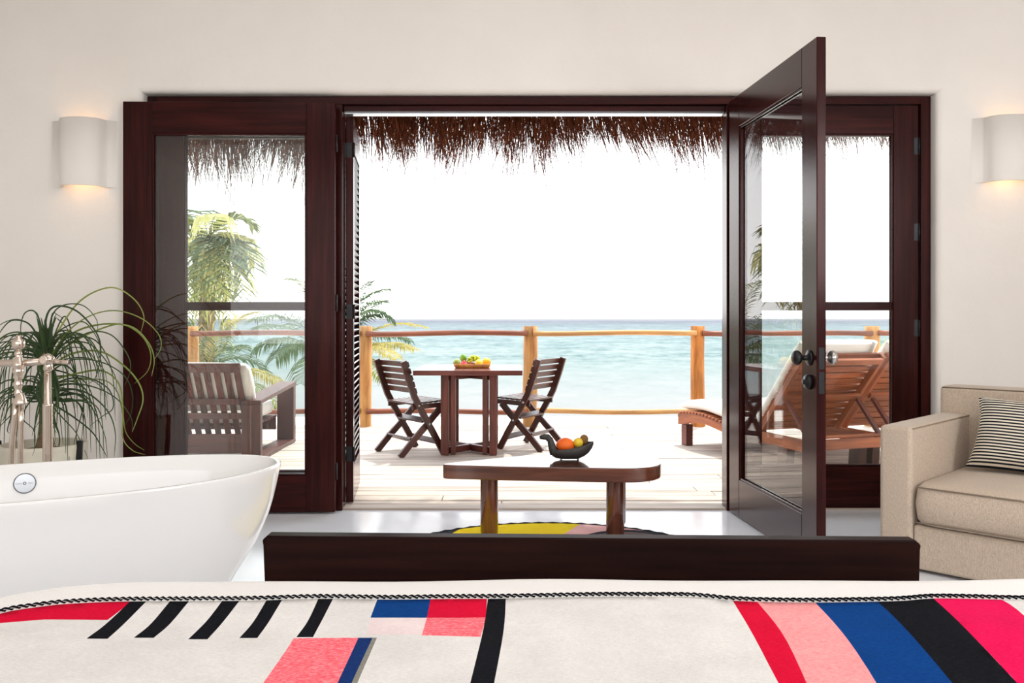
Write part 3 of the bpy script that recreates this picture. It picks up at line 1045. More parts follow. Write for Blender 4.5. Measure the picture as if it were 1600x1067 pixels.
def make_chair(label):
    c = thing('folding_chair', label, 'chair', (0, 0, 0), 0, 'folding chairs at the deck table')
    m = M['teak_dark']
    hw = .24
    def pr(x, pts, w=.054, th=.028):
        b = MB()
        P = [Vector((x, p[0], p[1])) for p in pts]
        # flat board following the side profile
        L, Rr = [], []
        for i, p in enumerate(P):
            d = (P[min(i + 1, len(P) - 1)] - P[max(i - 1, 0)]).normalized()
            nrm = Vector((0, -d.z, d.y))
            L.append(p + nrm * w / 2); Rr.append(p - nrm * w / 2)
        rings = [[l + Vector((th / 2, 0, 0)), l - Vector((th / 2, 0, 0)), r - Vector((th / 2, 0, 0)), r + Vector((th / 2, 0, 0))] for l, r in zip(L, Rr)]
        b.rings(rings, True, True, False)
        return b
    stile = [(-.19, .80), (-.145, .66), (-.085, .50), (-.03, .40), (.05, .265), (.13, .13), (.205, .0)]
    rear = [(.20, .405), (.06, .26), (-.08, .13), (-.205, .0)]
    for s_ in (-1, 1):
        pr(s_ * hw, stile).build('back_stile', m, c, .004)
        pr(s_ * (hw - .030), rear).build('rear_leg', m, c, .004)
        b = MB(); b.beam((s_ * (hw - .028), -.09, .408), (s_ * (hw - .028), .245, .42), .02, .04); b.build('seat_rail', m, c, .003)
        for (y, z) in ((-.045, .425), (.055, .262)):
            b = MB(); b.lathe([(.001, -.004), (.011, -.003), (.011, .0), (.001, .004)], 10, (s_ * (hw + .016), y, z), 'x'); b.build('bolt', M['chrome'], c)
    # back slats on the front of the stiles
    for i in range(5):
        z = .775 - i * .056
        y = -.185 + (.80 - z) * .33
        b = MB(); b.box((0, y + .028, z), (hw * 2 + .03, .014, .047), Matrix.Rotation(R(18), 3, 'X')); b.build('back_slat', m, c, .003)
    for i in range(7):
        y = -.075 + i * .052
        b = MB(); b.box((0, y, .438 + .0025 * i), (hw * 2 - .03, .040, .016), Matrix.Rotation(R(2), 3, 'X')); b.build('seat_slat', m, c, .003)
    b = MB(); b.box((0, .035, .29), (hw * 2 - .05, .07, .018), Matrix.Rotation(R(20), 3, 'X')); b.build('stretcher', m, c, .003)
    b = MB(); b.box((0, -.09, .135), (hw * 2 - .06, .05, .018), Matrix.Rotation(R(-40), 3, 'X')); b.build('stretcher', m, c, .003)
    b = MB(); b.box((0, .135, .11), (hw * 2 + .02, .05, .018), Matrix.Rotation(R(40), 3, 'X')); b.build('stretcher', m, c, .003)
    return c
ch1 = make_chair('dark slatted folding chair left of the deck table, below the palm fronds')
ch2 = copy_tree(ch1)
ch2['label'] = 'dark slatted folding chair right of the deck table, before the middle railing post'
# left chair: lateral axis (near -> far) = (-.59,.81); seat faces (.81,.59)
ch1.location = (-.89, 7.48, 0); ch1.rotation_euler = (0, 0, math.atan2(.59, .81) - PI / 2)
ch2.location = (.185, 7.78, 0); ch2.rotation_euler = (0, 0, math.atan2(.50, -.866) - PI / 2)

# ------------------------------------------------------------------ fruit tray on the deck table
TZ = tz
D = 7.5
def tabp(px, z=0.0, d=D):
    return Vector(((px - 800) * d / F, d, TZ + z))
tp = tabp(738)
tray = MB()
prof = [(.93, 0.0), (1.0, .012), (1.06, .034), (1.02, .036), (.96, .016), (.90, .010)]
rings = []
for sc, z in prof:
    ring = []
    for j in range(36):
        a = 2 * PI * j / 36
        c_, s_ = math.cos(a), math.sin(a)
        ex = 2 / 5.0
        ring.append(tp + Vector((.155 * sc * math.copysign(abs(c_) ** ex, c_), .095 * (sc if sc > .9 else .9) * math.copysign(abs(s_) ** ex, s_), z)))
    rings.append(ring)
tray.rings(rings)
tag(tray.build('fruit_tray', M['tray_wood'], origin=tp), 'shallow honey wood tray of fruit on the deck table', 'tray')

def fruit(name, label, cat, c, r, col, scale=(1, 1, 1), stem=False, var=.12, rough=.4, rot=(0, 0, 0), col2=None, mat=None, dent=.12, group=None):
    t_ = NT(name + '_skin')
    v_ = t_.coord('Object', (1, 1, 1))
    nn = t_.noise(v_, 18.0, 4)
    t_.l(t_.ramp(nn, [(0.3, col), (0.7, col2 or tuple(min(1, x * (1 + var)) for x in col))]), t_.b.inputs['Base Color'])
    t_.set(Roughness=rough, Specular_IOR_Level=.35)
    t_.bump(t_.noise(v_, 260.0, 2), .15, .001)
    b = MB()
    n, m = 18, 12
    rings = []
    for i in range(m + 1):
        th_ = PI * i / m
        q_ = max(1e-4, r * math.sin(th_))
        z = -r * math.cos(th_)
        if dent:
            z -= math.copysign(dent * r * math.exp(-((q_ / r) / .28) ** 2), z)
        rings.append([Vector((q_ * math.cos(2 * PI * j / n) * scale[0], q_ * math.sin(2 * PI * j / n) * scale[1], z * scale[2])) for j in range(n)])
    b.rings(rings, True, False)
    o = b.build(name, t_.m)
    o.location = c
    o.rotation_euler = rot
    tag(o, label, cat, group)
    if stem:
        s2 = MB(); s2.tube([(0, 0, r * scale[2] * .82), (r * .08, 0, r * scale[2] * 1.12)], [r * .07, r * .05], 6)
        s2.build('stem', M['bark'], o)
    return o
zb = .016
fruit('mango', 'green mango at the near corner of the deck fruit tray', 'fruit', tabp(713.5, zb + .030, 7.47), .030, srgb(84, 122, 44), (1, 1, 1.1), False, .2, .4, (0, .4, 0), srgb(176, 190, 96), None, 0)
fruit('mango', 'green mango standing higher behind the strawberries', 'fruit', tabp(724, zb + .066, 7.53), .032, srgb(96, 150, 40), (.95, .95, 1.12), False, .2, .4, (0, -.2, 0), srgb(170, 200, 70), None, 0)
fruit('mango', 'green mango tucked under the raised one in the tray', 'fruit', tabp(725, zb + .024, 7.545), .024, srgb(96, 140, 44), (1.2, 1, 1), False, .2, .4, (0, 0, 0), None, None, 0)
for i, (x, z, d) in enumerate(((722, .016, 7.46), (727, .014, 7.455), (725, .030, 7.475))):
    sb = fruit('strawberry', ('red strawberry beside the near mango', 'red strawberry at the tray front', 'red strawberry on top of two others')[i], 'fruit', tabp(x, zb + z, d), .017, srgb(206, 24, 52), (1, 1, 1.15), False, .3, .35, (1.2, 0, i), srgb(236, 90, 100), None, 0)
fruit('plum', 'dark red plum below the grapes in the deck tray', 'fruit', tabp(738.5, zb + .018, 7.455), .019, srgb(92, 26, 30), (1.1, 1, .95), False, .5, .3, (0, 0, 0), srgb(150, 70, 60))
fruit('fig', 'small brown fig beside the grapes in the deck tray', 'fruit', tabp(732, zb + .022, 7.465), .016, srgb(140, 80, 50), (1, 1, 1.2), False, .3, .5)
fruit('apple', 'yellow apple in front of the grapes', 'fruit', tabp(748, zb + .030, 7.45), .031, srgb(226, 206, 40), (1, 1, .92), True, .12, .3, (.5, 0, 0), srgb(240, 224, 90))
fruit('orange', 'large yellow-orange citrus at the far corner of the deck tray', 'fruit', tabp(760.5, zb + .036, 7.49), .037, srgb(240, 176, 34), (1, 1, .95), True, .1, .45, (.4, .2, 0), srgb(250, 206, 60))
gc = tabp(739, 0, 7.52)
gb = MB()
g = random.Random(4)
for i in range(64):
    u = g.random()
    a = g.uniform(0, 2 * PI)
    rr = .036 * (1 - .3 * u) * math.sqrt(g.random())
    p = Vector((-.045 + .10 * u + .2 * rr * math.cos(a), rr * math.sin(a) * .9, .020 + .032 + rr * math.cos(a) + .025 * math.sin(PI * u * .9)))
    gb.ball(gc + p, .0105, 8, 6)
gt = NT('green_grape'); gt.set(Roughness=.25, Specular_IOR_Level=.5)
gt.b.inputs['Base Color'].default_value = (*srgb(196, 208, 50), 1)
gbo = gb.build('grape_bunch', gt.m, origin=gc)
tag(gbo, 'bunch of yellow-green grapes heaped in the middle of the tray', 'fruit')
b = MB(); b.tube([(-.05, 0, .075), (0, 0, .085), (.03, .005, .07)], .003, 6); b.build('stem', M['bark'], gbo)

# ------------------------------------------------------------------ sun loungers on the right
def make_lounger(label):
    L = thing('sun_lounger', label, 'sun lounger', (0, 0, 0), 0, 'sun loungers on the deck')
    m = M['teak_orange']; m2 = M['teak_orange']
    W_ = .76
    # side rails: profile in (s, z), s runs from the foot (0) to the head (1.86)
    def rail_z(s_):
        base = .275 if s_ > .7 else .275 + .03 * math.sin(PI * min(1, (s_ + .05) / .75))
        return base
    for x in (.0175, W_ - .0175):
        rings = []
        for i in range(21):
            s_ = 1.86 * i / 20
            zt = rail_z(s_)
            hgt = .10 if s_ < .12 else (.10 - .035 * math.sin(PI * min(1, (s_ - .12) / .9)) if s_ < 1.02 else .085)
            rings.append([Vector((x - .0175, -s_, zt)), Vector((x + .0175, -s_, zt)), Vector((x + .0175, -s_, zt - hgt)), Vector((x - .0175, -s_, zt - hgt))])
        b = MB(); b.rings(rings, True, True, False); b.build('side_rail', m, L, .004)
    for s_ in (.03, 1.83):
        b = MB(); b.box((W_ / 2, -s_, .235), (W_ - .07, .034, .075)); b.build('end_rail', m, L, .004)
    for s_, zz in ((.085, .19), (1.56, .195)):
        for x in (.05, W_ - .05):
            b = MB()
            tw = .045 if s_ < .5 else .06
            b.rings([[Vector((x + dx * .035, -s_ + dy * tw + (.02 if s_ > 1 else 0), 0)) for dx, dy in ((-1, -1), (1, -1), (1, 1), (-1, 1))],
                     [Vector((x + dx * .035, -s_ + dy * tw, zz)) for dx, dy in ((-1, -1), (1, -1), (1, 1), (-1, 1))]], True, True, False)
            b.build('leg', M['teak_dark'] if s_ > 1 else M['teak_red'], L, .004)
    s_ = .02
    while s_ < 1.24:
        z = rail_z(s_) + .011
        b = MB(); b.box((W_ / 2, -s_ - .021, z), (W_ + .01, .042, .020)); b.build('seat_slat', m, L, .003, 1)
        s_ += .056
    # backrest: hinge at s=1.27, leaning up towards the head
    an = R(49)
    hy, hz_, Lb = -1.27, .275, .80
    dirv = Vector((0, -math.cos(an), math.sin(an)))
    nrm = Vector((0, math.sin(an), math.cos(an)))
    rot = Matrix((Vector((1, 0, 0)), -dirv, nrm)).transposed()   # columns: x, along(-), normal
    rot = Matrix((Vector((1, 0, 0)), dirv, Vector((1, 0, 0)).cross(dirv))).transposed()
    h0 = Vector((0, hy, hz_))
    for x in (.022, W_ - .022):
        b = MB(); b.box(h0 + Vector((x, 0, 0)) + dirv * Lb / 2, (.032, Lb, .05), rot); b.build('back_stile', m, L, .004)
    n_ = 12
    for i in range(n_):
        p = h0 + dirv * (Lb * (i + .5) / n_) + nrm * .034
        b = MB(); b.box(p + Vector((W_ / 2, 0, 0)), (W_ - .004, Lb / n_ - .013, .018), rot); b.build('back_slat', m, L, .003, 1)
    for f_ in (.5,):
        p = h0 + dirv * (Lb * f_) - nrm * .035
        b = MB(); b.box(p + Vector((W_ / 2, 0, 0)), (W_ - .06, .045, .024), rot); b.build('back_brace', m, L, .003)
    b = MB(); b.box(h0 + dirv * (Lb - .03) - nrm * .03 + Vector((W_ / 2, 0, 0)), (W_ - .08, .05, .024), rot); b.build('back_brace', m, L, .003)
    # prop struts from mid back down to the rails behind
    for x in (.06, W_ - .06):
        p0 = h0 + dirv * (Lb * .48) - nrm * .05 + Vector((x, 0, 0))
        b = MB(); b.beam(p0, (x, -1.80, .285), .026, .034, (1, 0, 0)); b.build('prop_strut', M['teak_red'], L, .003)
    b = MB(); b.beam((.05, -1.79, .285), (W_ - .05, -1.79, .285), .03, .024); b.build('prop_rail', m, L, .003)
    return L
def make_pad(label):
    Wd = .70
    path = []
    for i in range(13):
        s_ = -.02 + 1.24 * i / 12
        z = .302 + (.03 * math.sin(PI * min(1, (s_ + .05) / .75)) if s_ < .7 else 0)
        path.append((s_, z))
    an = R(49)
    for i in range(1, 11):
        u = .83 * i / 10
        path.append((1.27 + u * math.cos(an) - .045 * math.sin(an), .275 + .045 * math.cos(an) + .02 + u * math.sin(an)))
    b = MB()
    T = .095
    rings = []
    for i, (s_, z) in enumerate(path):
        a_ = path[max(0, i - 1)]; c_ = path[min(len(path) - 1, i + 1)]
        d = Vector((0, -(c_[0] - a_[0]), c_[1] - a_[1])).normalized()
        nrm = Vector((0, d.z, -d.y))
        if nrm.z < 0: nrm = -nrm
        sh_ = .55 if i in (0, len(path) - 1) else 1.0
        o_ = Vector((.38, -s_, z))
        ring = []
        for k in range(20):
            a = 2 * PI * k / 20
            cc, ss = math.cos(a), math.sin(a)
            ring.append(o_ + Vector((Wd / 2 * math.copysign(abs(cc) ** .35, cc), 0, 0)) + nrm * (T / 2 + T / 2 * sh_ * math.copysign(abs(ss) ** .55, ss)))
        rings.append(ring)
    # rolled flap over the head end
    b.rings(rings, True, True, True)
    o = b.build('lounger_cushion', M['cushion'])
    # tie straps at the head end
    for x in (.09, .67):
        s2 = MB()
        e = Vector((x, -path[-1][0], path[-1][1]))
        s2.beam(e + Vector((0, .0, .03)), e + Vector((0, .055, -.09)), .035, .012, (1, 0, 0))
        s2.build('tie_strap', M['cushion'], o, .003)
    return tag(o, label, 'cushion', 'lounger cushions')
th_l = math.atan2(.316, .949)
l1 = make_lounger('reddish teak sun lounger nearest the open door, back raised')
l2 = copy_tree(l1); l2['label'] = 'second teak sun lounger, orange back showing beside the sofa arm'
c1 = make_pad('cream cushion on the lounger nearest the open door')
c2 = copy_tree(c1); c2['label'] = 'cream cushion on the second lounger by the right railing post'
p1 = Vector((1.53, 7.98, 0))
for o, off in ((l1, 0), (c1, 0), (l2, .785), (c2, .785)):
    o.location = p1 + Vector((math.cos(th_l), math.sin(th_l), 0)) * off
    o.rotation_euler = (0, 0, th_l)

# ------------------------------------------------------------------ lounge bench on the left (seen from behind through the glass)
bn = thing('lounge_bench', 'brown wooden lounge bench with slatted back seen through the left glass', 'bench', (-2.7, 7.6, 0))
bx = -2.7; by = 7.6
BM = M['bench_wood']
def bp(nm, x, y, z, bev=.004, mat=None):
    b = MB(); b.box(((x[0] + x[1]) / 2 - bx, (y[0] + y[1]) / 2 - by, (z[0] + z[1]) / 2), (x[1] - x[0], y[1] - y[0], z[1] - z[0]))
    return b.build(nm, mat or BM, bn, bev)
for x0 in (-2.19, -3.75):
    x1 = x0 + .155
    bp('arm_post', (x0, x1), (6.99, 7.05), (0.03, .46))
    bp('arm_post', (x0, x1), (8.05, 8.13), (0.03, .53))
    bp('skid', (x0, x1), (6.99, 8.13), (0.0, .032))
    b = MB(); b.beam((x0 + .0775 - bx, 6.985 - by, .478), (x0 + .0775 - bx, 8.14 - by, .548), .16, .034); b.build('armrest', BM, bn, .004)
bp('apron', (-3.6, -2.19), (7.04, 7.07), (.06, .215))
bp('apron', (-3.6, -2.19), (8.0, 8.03), (.13, .24))
# leaning slatted back between z .22 and .79
def backpt(z): return 7.16 - (z - .22) * .55
xs_ = [-2.19 - .0815 * i for i in range(18)]
for x in xs_:
    b = MB(); b.beam((x - bx, backpt(.2) - by, .2), (x - bx - .0, backpt(.79) - by, .79), .013, .050, (1, 0, 0)); 
    o = b.build('back_slat', BM, bn, .003)
for z in (.36, .485):
    b = MB(); b.beam((-3.6 - bx, backpt(z) - by - .028, z), (-2.2 - bx, backpt(z) - by - .028, z), .024, .05); b.build('back_rail', BM, bn, .003)
b = MB(); b.beam((-3.62 - bx, backpt(.765) - by, .765), (-2.16 - bx, backpt(.765) - by, .765), .030, .075); b.build('back_rail', BM, bn, .003)
for i in range(9):
    y = 7.2 + i * .1
    bp('seat_slat', (-3.6, -2.19), (y - .04, y + .04), (.24, .262), .003)

def slab_cushion(name, label, c, size, mat, rot=None, puff=.02, parent=None):
    b = MB()
    n = 12
    hx, hy, hz2 = size[0] / 2, size[1] / 2, size[2] / 2
    rings = []
    for zi, (zz, ins) in enumerate(((-1, .03), (-.8, .008), (0, 0), (.8, .008), (1, .03))):
        ring = []
        for k in range(40):
            a = 2 * PI * k / 40
            cc, ss = math.cos(a), math.sin(a)
            p = Vector(((hx - ins) * math.copysign(abs(cc) ** .22, cc), (hy - ins) * math.copysign(abs(ss) ** .22, ss), hz2 * zz))
            ring.append(Vector(c) + (rot @ p if rot else p))
        rings.append(ring)
    # domed top and bottom
    def cap(sign):
        out = []
        for f_ in (.8, .5, .2, .02):
            ring = []
            for k in range(40):
                a = 2 * PI * k / 40
                cc, ss = math.cos(a), math.sin(a)
                p = Vector(((hx - .03) * f_ * math.copysign(abs(cc) ** .22, cc), (hy - .03) * f_ * math.copysign(abs(ss) ** .22, ss), sign * (hz2 + puff * (1 - f_ * f_))))
                ring.append(Vector(c) + (rot @ p if rot else p))
            out.append(ring)
        return out
    b.rings(cap(-1)[::-1] + rings + cap(1), True, True, True)
    o = b.build(name, mat, parent, origin=None if parent else c)
    if label:
        tag(o, label, 'cushion', 'bench cushions')
    return o
slab_cushion('bench_cushion', 'white seat cushion on the lounge bench', (-2.90, 7.66, .345), (1.38, .92, .13), M['cushion'])
rotb = Matrix.Rotation(math.atan2(.55, 1), 3, 'X')
slab_cushion('bench_cushion', 'white back cushion showing above and between the bench slats', (-2.83, 7.028, .60), (1.46, .10, .43), M['cushion'], rotb)

# ------------------------------------------------------------------ coffee table, duck bowl, fruit, rug
ctz = .41
ctop_pts = [Wp(694, 725, 1), ]
poly = [(-.352, 4.455), (-.345, 4.425), (-.25, 4.40), (.0, 4.365), (.30, 4.335), (.55, 4.315), (.645, 4.325), (.72, 4.37), (.765, 4.45), (.785, 4.56), (.775, 4.70), (.74, 4.82), (.68, 4.90), (.60, 4.945), (.52, 4.95), (.44, 4.93), (.30, 4.865), (.15, 4.775), (.0, 4.68), (-.15, 4.59), (-.30, 4.495)]
cx0, cy0 = .25, 4.6
ct = thing('coffee_table', 'walnut coffee table with rounded triangular top on round legs', 'coffee table', (cx0, cy0, 0))
b = MB()
poly = [(p.x, p.y) for p in catmull([Vector(p) for p in poly] + [Vector(poly[0])], 4)[:-1]]
b.prism(poly, lambda p: (p[0] - cx0, p[1] - cy0, ctz - .072), lambda p: (p[0] - cx0, p[1] - cy0, ctz))
b.build('tabletop', M['table_wood'], ct, .006, 3)
for x, y in ((-.12, 4.56), (.537, 4.50), (.585, 4.80)):
    b = MB(); b.lathe([(.038, .012), (.047, .03), (.047, ctz - .09), (.043, ctz - .072)], 24, (x - cx0, y - cy0, 0))
    for fi in range(len(b.sm)): pass
    b.build('leg', M['table_wood'], ct)

# carved duck bowl: hull, neck with head, two peg feet
bwx, bwy = .305, 4.58
bw_ = thing('duck_bowl', 'blackened carved wooden duck-shaped bowl on the coffee table', 'bowl', (bwx, bwy, ctz))
b = MB()
# stations along x: (x, half width, bottom z, rim z)
stn = [(-.098, .010, .030, .062), (-.090, .034, .018, .060), (-.075, .056, .010, .060), (-.04, .074, .004, .062), (0.0, .080, .004, .068), (.04, .076, .004, .076), (.075, .062, .018, .084), (.10, .042, .036, .090), (.118, .020, .060, .094), (.127, .006, .080, .096)]
rings = []
for x, w, zb_, zr in stn:
    ring = []
    for k in range(11):          # outer shell from rim to rim
        a = PI * k / 10
        ring.append(Vector((x, -w * math.cos(a), zr - (zr - zb_) * math.sin(a) ** .7)))
    iw, ib = max(.002, w - .008), min(zr - .002, zb_ + .010)
    for k in range(11):          # inner
        a = PI - PI * k / 10
        ring.append(Vector((x, -iw * math.cos(a), zr - (zr - ib) * math.sin(a) ** .7)))
    rings.append(ring)
b.rings(rings, True, True, True)
b.build('bowl_body', M['carved_dark'], bw_)
b = MB()
b.tube([(-.078, 0, .035), (-.090, 0, .06), (-.097, 0, .085), (-.103, 0, .105), (-.117, 0, .119), (-.135, 0, .121), (-.150, 0, .119), (-.159, 0, .117)], [.027, .022, .0185, .017, .0175, .0155, .012, .008], 14)
b.build('duck_neck', M['carved_dark'], bw_)
for x in (-.045, .045):
    b = MB(); b.lathe([(.004, 0), (.005, .010)], 8, (x, -.02, 0)); b.lathe([(.004, 0), (.005, .010)], 8, (x, .02, 0)); b.build('foot', M['pewter'], bw_)
B0 = Vector((bwx, bwy, ctz))
fruit('papaya', 'large orange papaya lying in the duck bowl', 'fruit', B0 + Vector((-.022, -.005, .078)), .040, srgb(238, 92, 24), (1.22, 1, .98), False, .1, .45, (0, .0, 0), srgb(250, 120, 40), None, 0)
fruit('lemon', 'round yellow lemon beside the orange papaya in the duck bowl', 'fruit', B0 + Vector((.045, -.015, .092)), .0265, srgb(232, 188, 30), (1, 1, .98), True, .1, .45, (.3, 0, 0), srgb(246, 214, 70), None, .06)
fruit('kiwi', 'brown kiwi at the tail end of the duck bowl', 'fruit', B0 + Vector((.078, .018, .104)), .024, srgb(112, 80, 44), (.95, .95, 1.12), False, .2, .85, (0, .2, 0), srgb(150, 112, 62), None, .04)

# round rug
def cdt_mesh(name, boundary, regions, mats, zfn, grid=None, thick=.01, smooth=True):
    """boundary: polygon; regions: [(polygon, material index)], later ones win; returns an object."""
    verts, edges = [], []
    def addpoly(P):
        i0 = len(verts)
        verts.extend(Vector((p[0], p[1])) for p in P)
        n = len(P)
        edges.extend((i0 + i, i0 + (i + 1) % n) for i in range(n))
    def dens(P, st=.025):
        out = []
        for i in range(len(P)):
            a, c = Vector(P[i]), Vector(P[(i + 1) % len(P)])
            n = max(1, int((c - a).length / st))
            out += [tuple(a.lerp(c, j / n)) for j in range(n)]
        return out
    addpoly(dens(boundary))
    for P, _ in regions:
        addpoly(dens(P))
    if grid:
        x0, x1, y0, y1, st = grid
        nx, ny = int((x1 - x0) / st), int((y1 - y0) / st)
        for i in range(nx + 1):
            for j in range(ny + 1):
                verts.append(Vector((x0 + (x1 - x0) * i / nx + .0007, y0 + (y1 - y0) * j / ny + .0003)))
    vo, eo, fo_, _, _, _ = delaunay_2d_cdt(verts, edges, [], 0, 1e-6)
    def inside(p, P):
        r = False
        j = len(P) - 1
        for i in range(len(P)):
            if (P[i][1] > p[1]) != (P[j][1] > p[1]) and p[0] < (P[j][0] - P[i][0]) * (p[1] - P[i][1]) / (P[j][1] - P[i][1]) + P[i][0]:
                r = not r
            j = i
        return r
    faces, mi = [], []
    for f in fo_:
        c = sum((vo[i] for i in f), Vector((0, 0))) / len(f)
        if not inside(c, boundary):
            continue
        m = 0
        for P, k in regions:
            if inside(c, P):
                m = k
        a_, b_, c_ = (vo[f[0]], vo[f[1]], vo[f[2]])
        if (b_ - a_).cross(c_ - a_) < 0:
            f = f[::-1]
        faces.append(tuple(f)); mi.append(m)
    me = bpy.data.meshes.new(name)
    me.from_pydata([(v_.x, v_.y, zfn(v_.x, v_.y)) for v_ in vo], [], faces)
    me.polygons.foreach_set('material_index', mi)
    for p in me.polygons: p.use_smooth = smooth
    for m in mats: me.materials.append(m)
    bm = bmesh.new(); bm.from_mesh(me)
    loose = [v_ for v_ in bm.verts if not v_.link_faces]
    bmesh.ops.delete(bm, geom=loose, context='VERTS')
    bm.to_mesh(me); bm.free()
    o = bpy.data.objects.new(name, me); COL.objects.link(o)
    so_ = o.modifiers.new('cloth_thickness', 'SOLIDIFY'); so_.thickness = thick; so_.offset = -1
    return o
def fl(px, py):
    d = CAMH * F / (py - 497.0)
    return ((px - 800) * d / F, d)
rc, rr_ = (.19, 3.94), .905
circ = [(rc[0] + rr_ * math.cos(2 * PI * k / 72), rc[1] + rr_ * math.sin(2 * PI * k / 72)) for k in range(72)]
A = fl(718, 838); Bq = fl(752, 820); C_ = fl(890, 838); Dq = fl(922, 818)
yel = [(A[0] + (A[0] - Bq[0]) * 7, A[1] + (A[1] - Bq[1]) * 7), (Bq[0] + .06, Bq[1] + .3), (Dq[0] + .1, Dq[1] + .3), (C_[0] + (C_[0] - Dq[0]) * 7, C_[1] + (C_[1] - Dq[1]) * 7)]
P1, P2 = fl(890, 838), fl(920, 820)
pink = [(.25, 2.8), (.25, 5.2), (1.4, 5.2), (1.4, 2.8)]
bc = fl(985, 845)
blackc = [(.62 + .29 * math.cos(2 * PI * k / 40), 4.40 + .29 * math.sin(2 * PI * k / 40)) for k in range(40)]
brownc = [(.60 + .235 * math.cos(2 * PI * k / 40), 4.395 + .25 * math.sin(2 * PI * k / 40)) for k in range(40)]
inner = [(rc[0] + (rr_ - .055) * math.cos(2 * PI * k / 72), rc[1] + (rr_ - .055) * math.sin(2 * PI * k / 72)) for k in range(72)]
leftblk = [(A[0] + (A[0] - Bq[0]) * 7, A[1] + (A[1] - Bq[1]) * 7), (Bq[0] + .06, Bq[1] + .3), (-1.2, 5.3), (-1.2, 2.6)]
def clip_to_inner(P): return P
rug = cdt_mesh('round_rug', circ, [(leftblk, 1), (pink, 3), (yel, 2), (blackc, 1), (brownc, 4)], [M['rug_blue'], M['rug_black'], M['rug_yellow'], M['rug_pink'], M['rug_brown']], lambda x, y: .011, (-.75, 1.12, 3.0, 4.87, .06), .0105)
tag(rug, 'round woven rug in yellow, pink and black under the coffee table', 'rug')
b = MB()
g = random.Random(2)
for k in range(72):
    a0, a1 = 2 * PI * k / 72, 2 * PI * (k + 1) / 72
    p = [Vector((rc[0] + (rr_ + .002) * math.cos(a0 + (a1 - a0) * u), rc[1] + (rr_ + .002) * math.sin(a0 + (a1 - a0) * u), .009 + .002 * math.sin(u * PI))) for u in (0, .5, 1)]
    b.tube(p, [.005, .0075, .005], 6)
b.build('bound_edge', M['rug_black'], rug)

# ------------------------------------------------------------------ sofa and pillow
sf = thing('sofa', 'beige linen sofa with square arm set at an angle by the right wall', 'sofa', (1.72, 4.05, 0), R(-45))
def sp_(nm, x, y, z, bev, seg=4, mat=None):
    return span(nm, x, y, z, mat or M['linen'], sf, bev, seg)
LW = 1.95
sp_('armrest', (0, .148), (0, .80), (.014, .66), .022)
sp_('armrest', (LW - .148, LW), (0, .80), (.014, .66), .022)
sp_('sofa_base', (.150, LW - .150), (.012, .78), (.014, .215), .015)
b = MB()
b.rings([[Vector((x, .775, .014)), Vector((x, .97, .014)), Vector((x, .985, .80)), Vector((x, .80, .80))] for x in (-.002, LW + .002)], True, True, False)
b.build('backrest', M['linen'], sf, .022, 4)
b = MB()
n_ = 14
cs = []
x0, x1, y0, y1, z0_, z1_ = .151, LW - .151, -.012, .77, .222, .405
rings = []
for zz, ins in ((z0_, .02), (z0_ + .02, .004), ((z0_ + z1_) / 2, -.004), (z1_ - .02, .004), (z1_, .022)):
    ring = []
    for k in range(60):
        a = 2 * PI * k / 60
        cc, ss = math.cos(a), math.sin(a)
        ring.append(Vector(((x0 + x1) / 2 + ((x1 - x0) / 2 - ins) * math.copysign(abs(cc) ** .07, cc), (y0 + y1) / 2 + ((y1 - y0) / 2 - ins) * math.copysign(abs(ss) ** .16, ss), zz)))
    rings.append(ring)
for f_ in (.8, .5, .2, .02):
    rings.append([Vector(((x0 + x1) / 2 + ((x1 - x0) / 2 - .022) * f_ * math.copysign(abs(math.cos(2 * PI * k / 60)) ** .12, math.cos(2 * PI * k / 60)), (y0 + y1) / 2 + ((y1 - y0) / 2 - .022) * f_ * math.copysign(abs(math.sin(2 * PI * k / 60)) ** .16, math.sin(2 * PI * k / 60)), z1_ + .018 * (1 - f_ * f_))) for k in range(60)])
b.rings(rings, True, True, True)
b.build('seat_cushion', M['linen'], sf)
# piped seams
def piping(pts, r=.0035):
    b = MB(); b.tube(pts, r, 6); return b.build('piping', M['seam'], sf)
piping([(.17, -.010, z1_ - .012), (LW - .17, -.010, z1_ - .012)])
piping([(.17, -.010, z0_ + .012), (LW - .17, -.010, z0_ + .012)])
piping([(.146, .02, .652), (.146, .79, .652)])
piping([(.01, .803, .792), (LW - .01, .803, .792)])
for x in (.08, LW - .08):
    for y in (.07, .90):
        b = MB(); b.lathe([(.022, 0), (.026, .016)], 14, (x, y, 0)); b.build('foot', M['black_iron'], sf)

def pillow(name, W_, H_, T_, mat, n=22):
    b = MB()
    def pt(s_, t_, sg):
        x = s_ * W_ / 2 * (1 - .09 * (1 - t_ * t_) * abs(s_) ** 3)
        z = t_ * H_ / 2 * (1 - .07 * (1 - s_ * s_) * abs(t_) ** 3)
        th_ = T_ / 2 * ((1 - s_ ** 4) ** .55) * ((1 - t_ ** 4) ** .55)
        return Vector((x, sg * th_, z))
    for sg in (-1, 1):
        i0 = len(b.v)
        for i in range(n + 1):
            for j in range(n + 1):
                b.v.append(pt(-1 + 2 * i / n, -1 + 2 * j / n, sg))
        for i in range(n):
            for j in range(n):
                ids = (i0 + i * (n + 1) + j, i0 + (i + 1) * (n + 1) + j, i0 + (i + 1) * (n + 1) + j + 1, i0 + i * (n + 1) + j + 1)
                uv = [(i / n, j / n), ((i + 1) / n, j / n), ((i + 1) / n, (j + 1) / n), (i / n, (j + 1) / n)]
                b.face(ids, uv, True)
    return b.build(name, mat)
pw = pillow('striped_pillow', .56, .375, .16, M['ticking'])
loc_l = Vector((.50, .595, .588))
rz = Matrix.Rotation(R(-45), 3, 'Z')
pw.location = Vector((1.72, 4.05, 0)) + rz @ loc_l
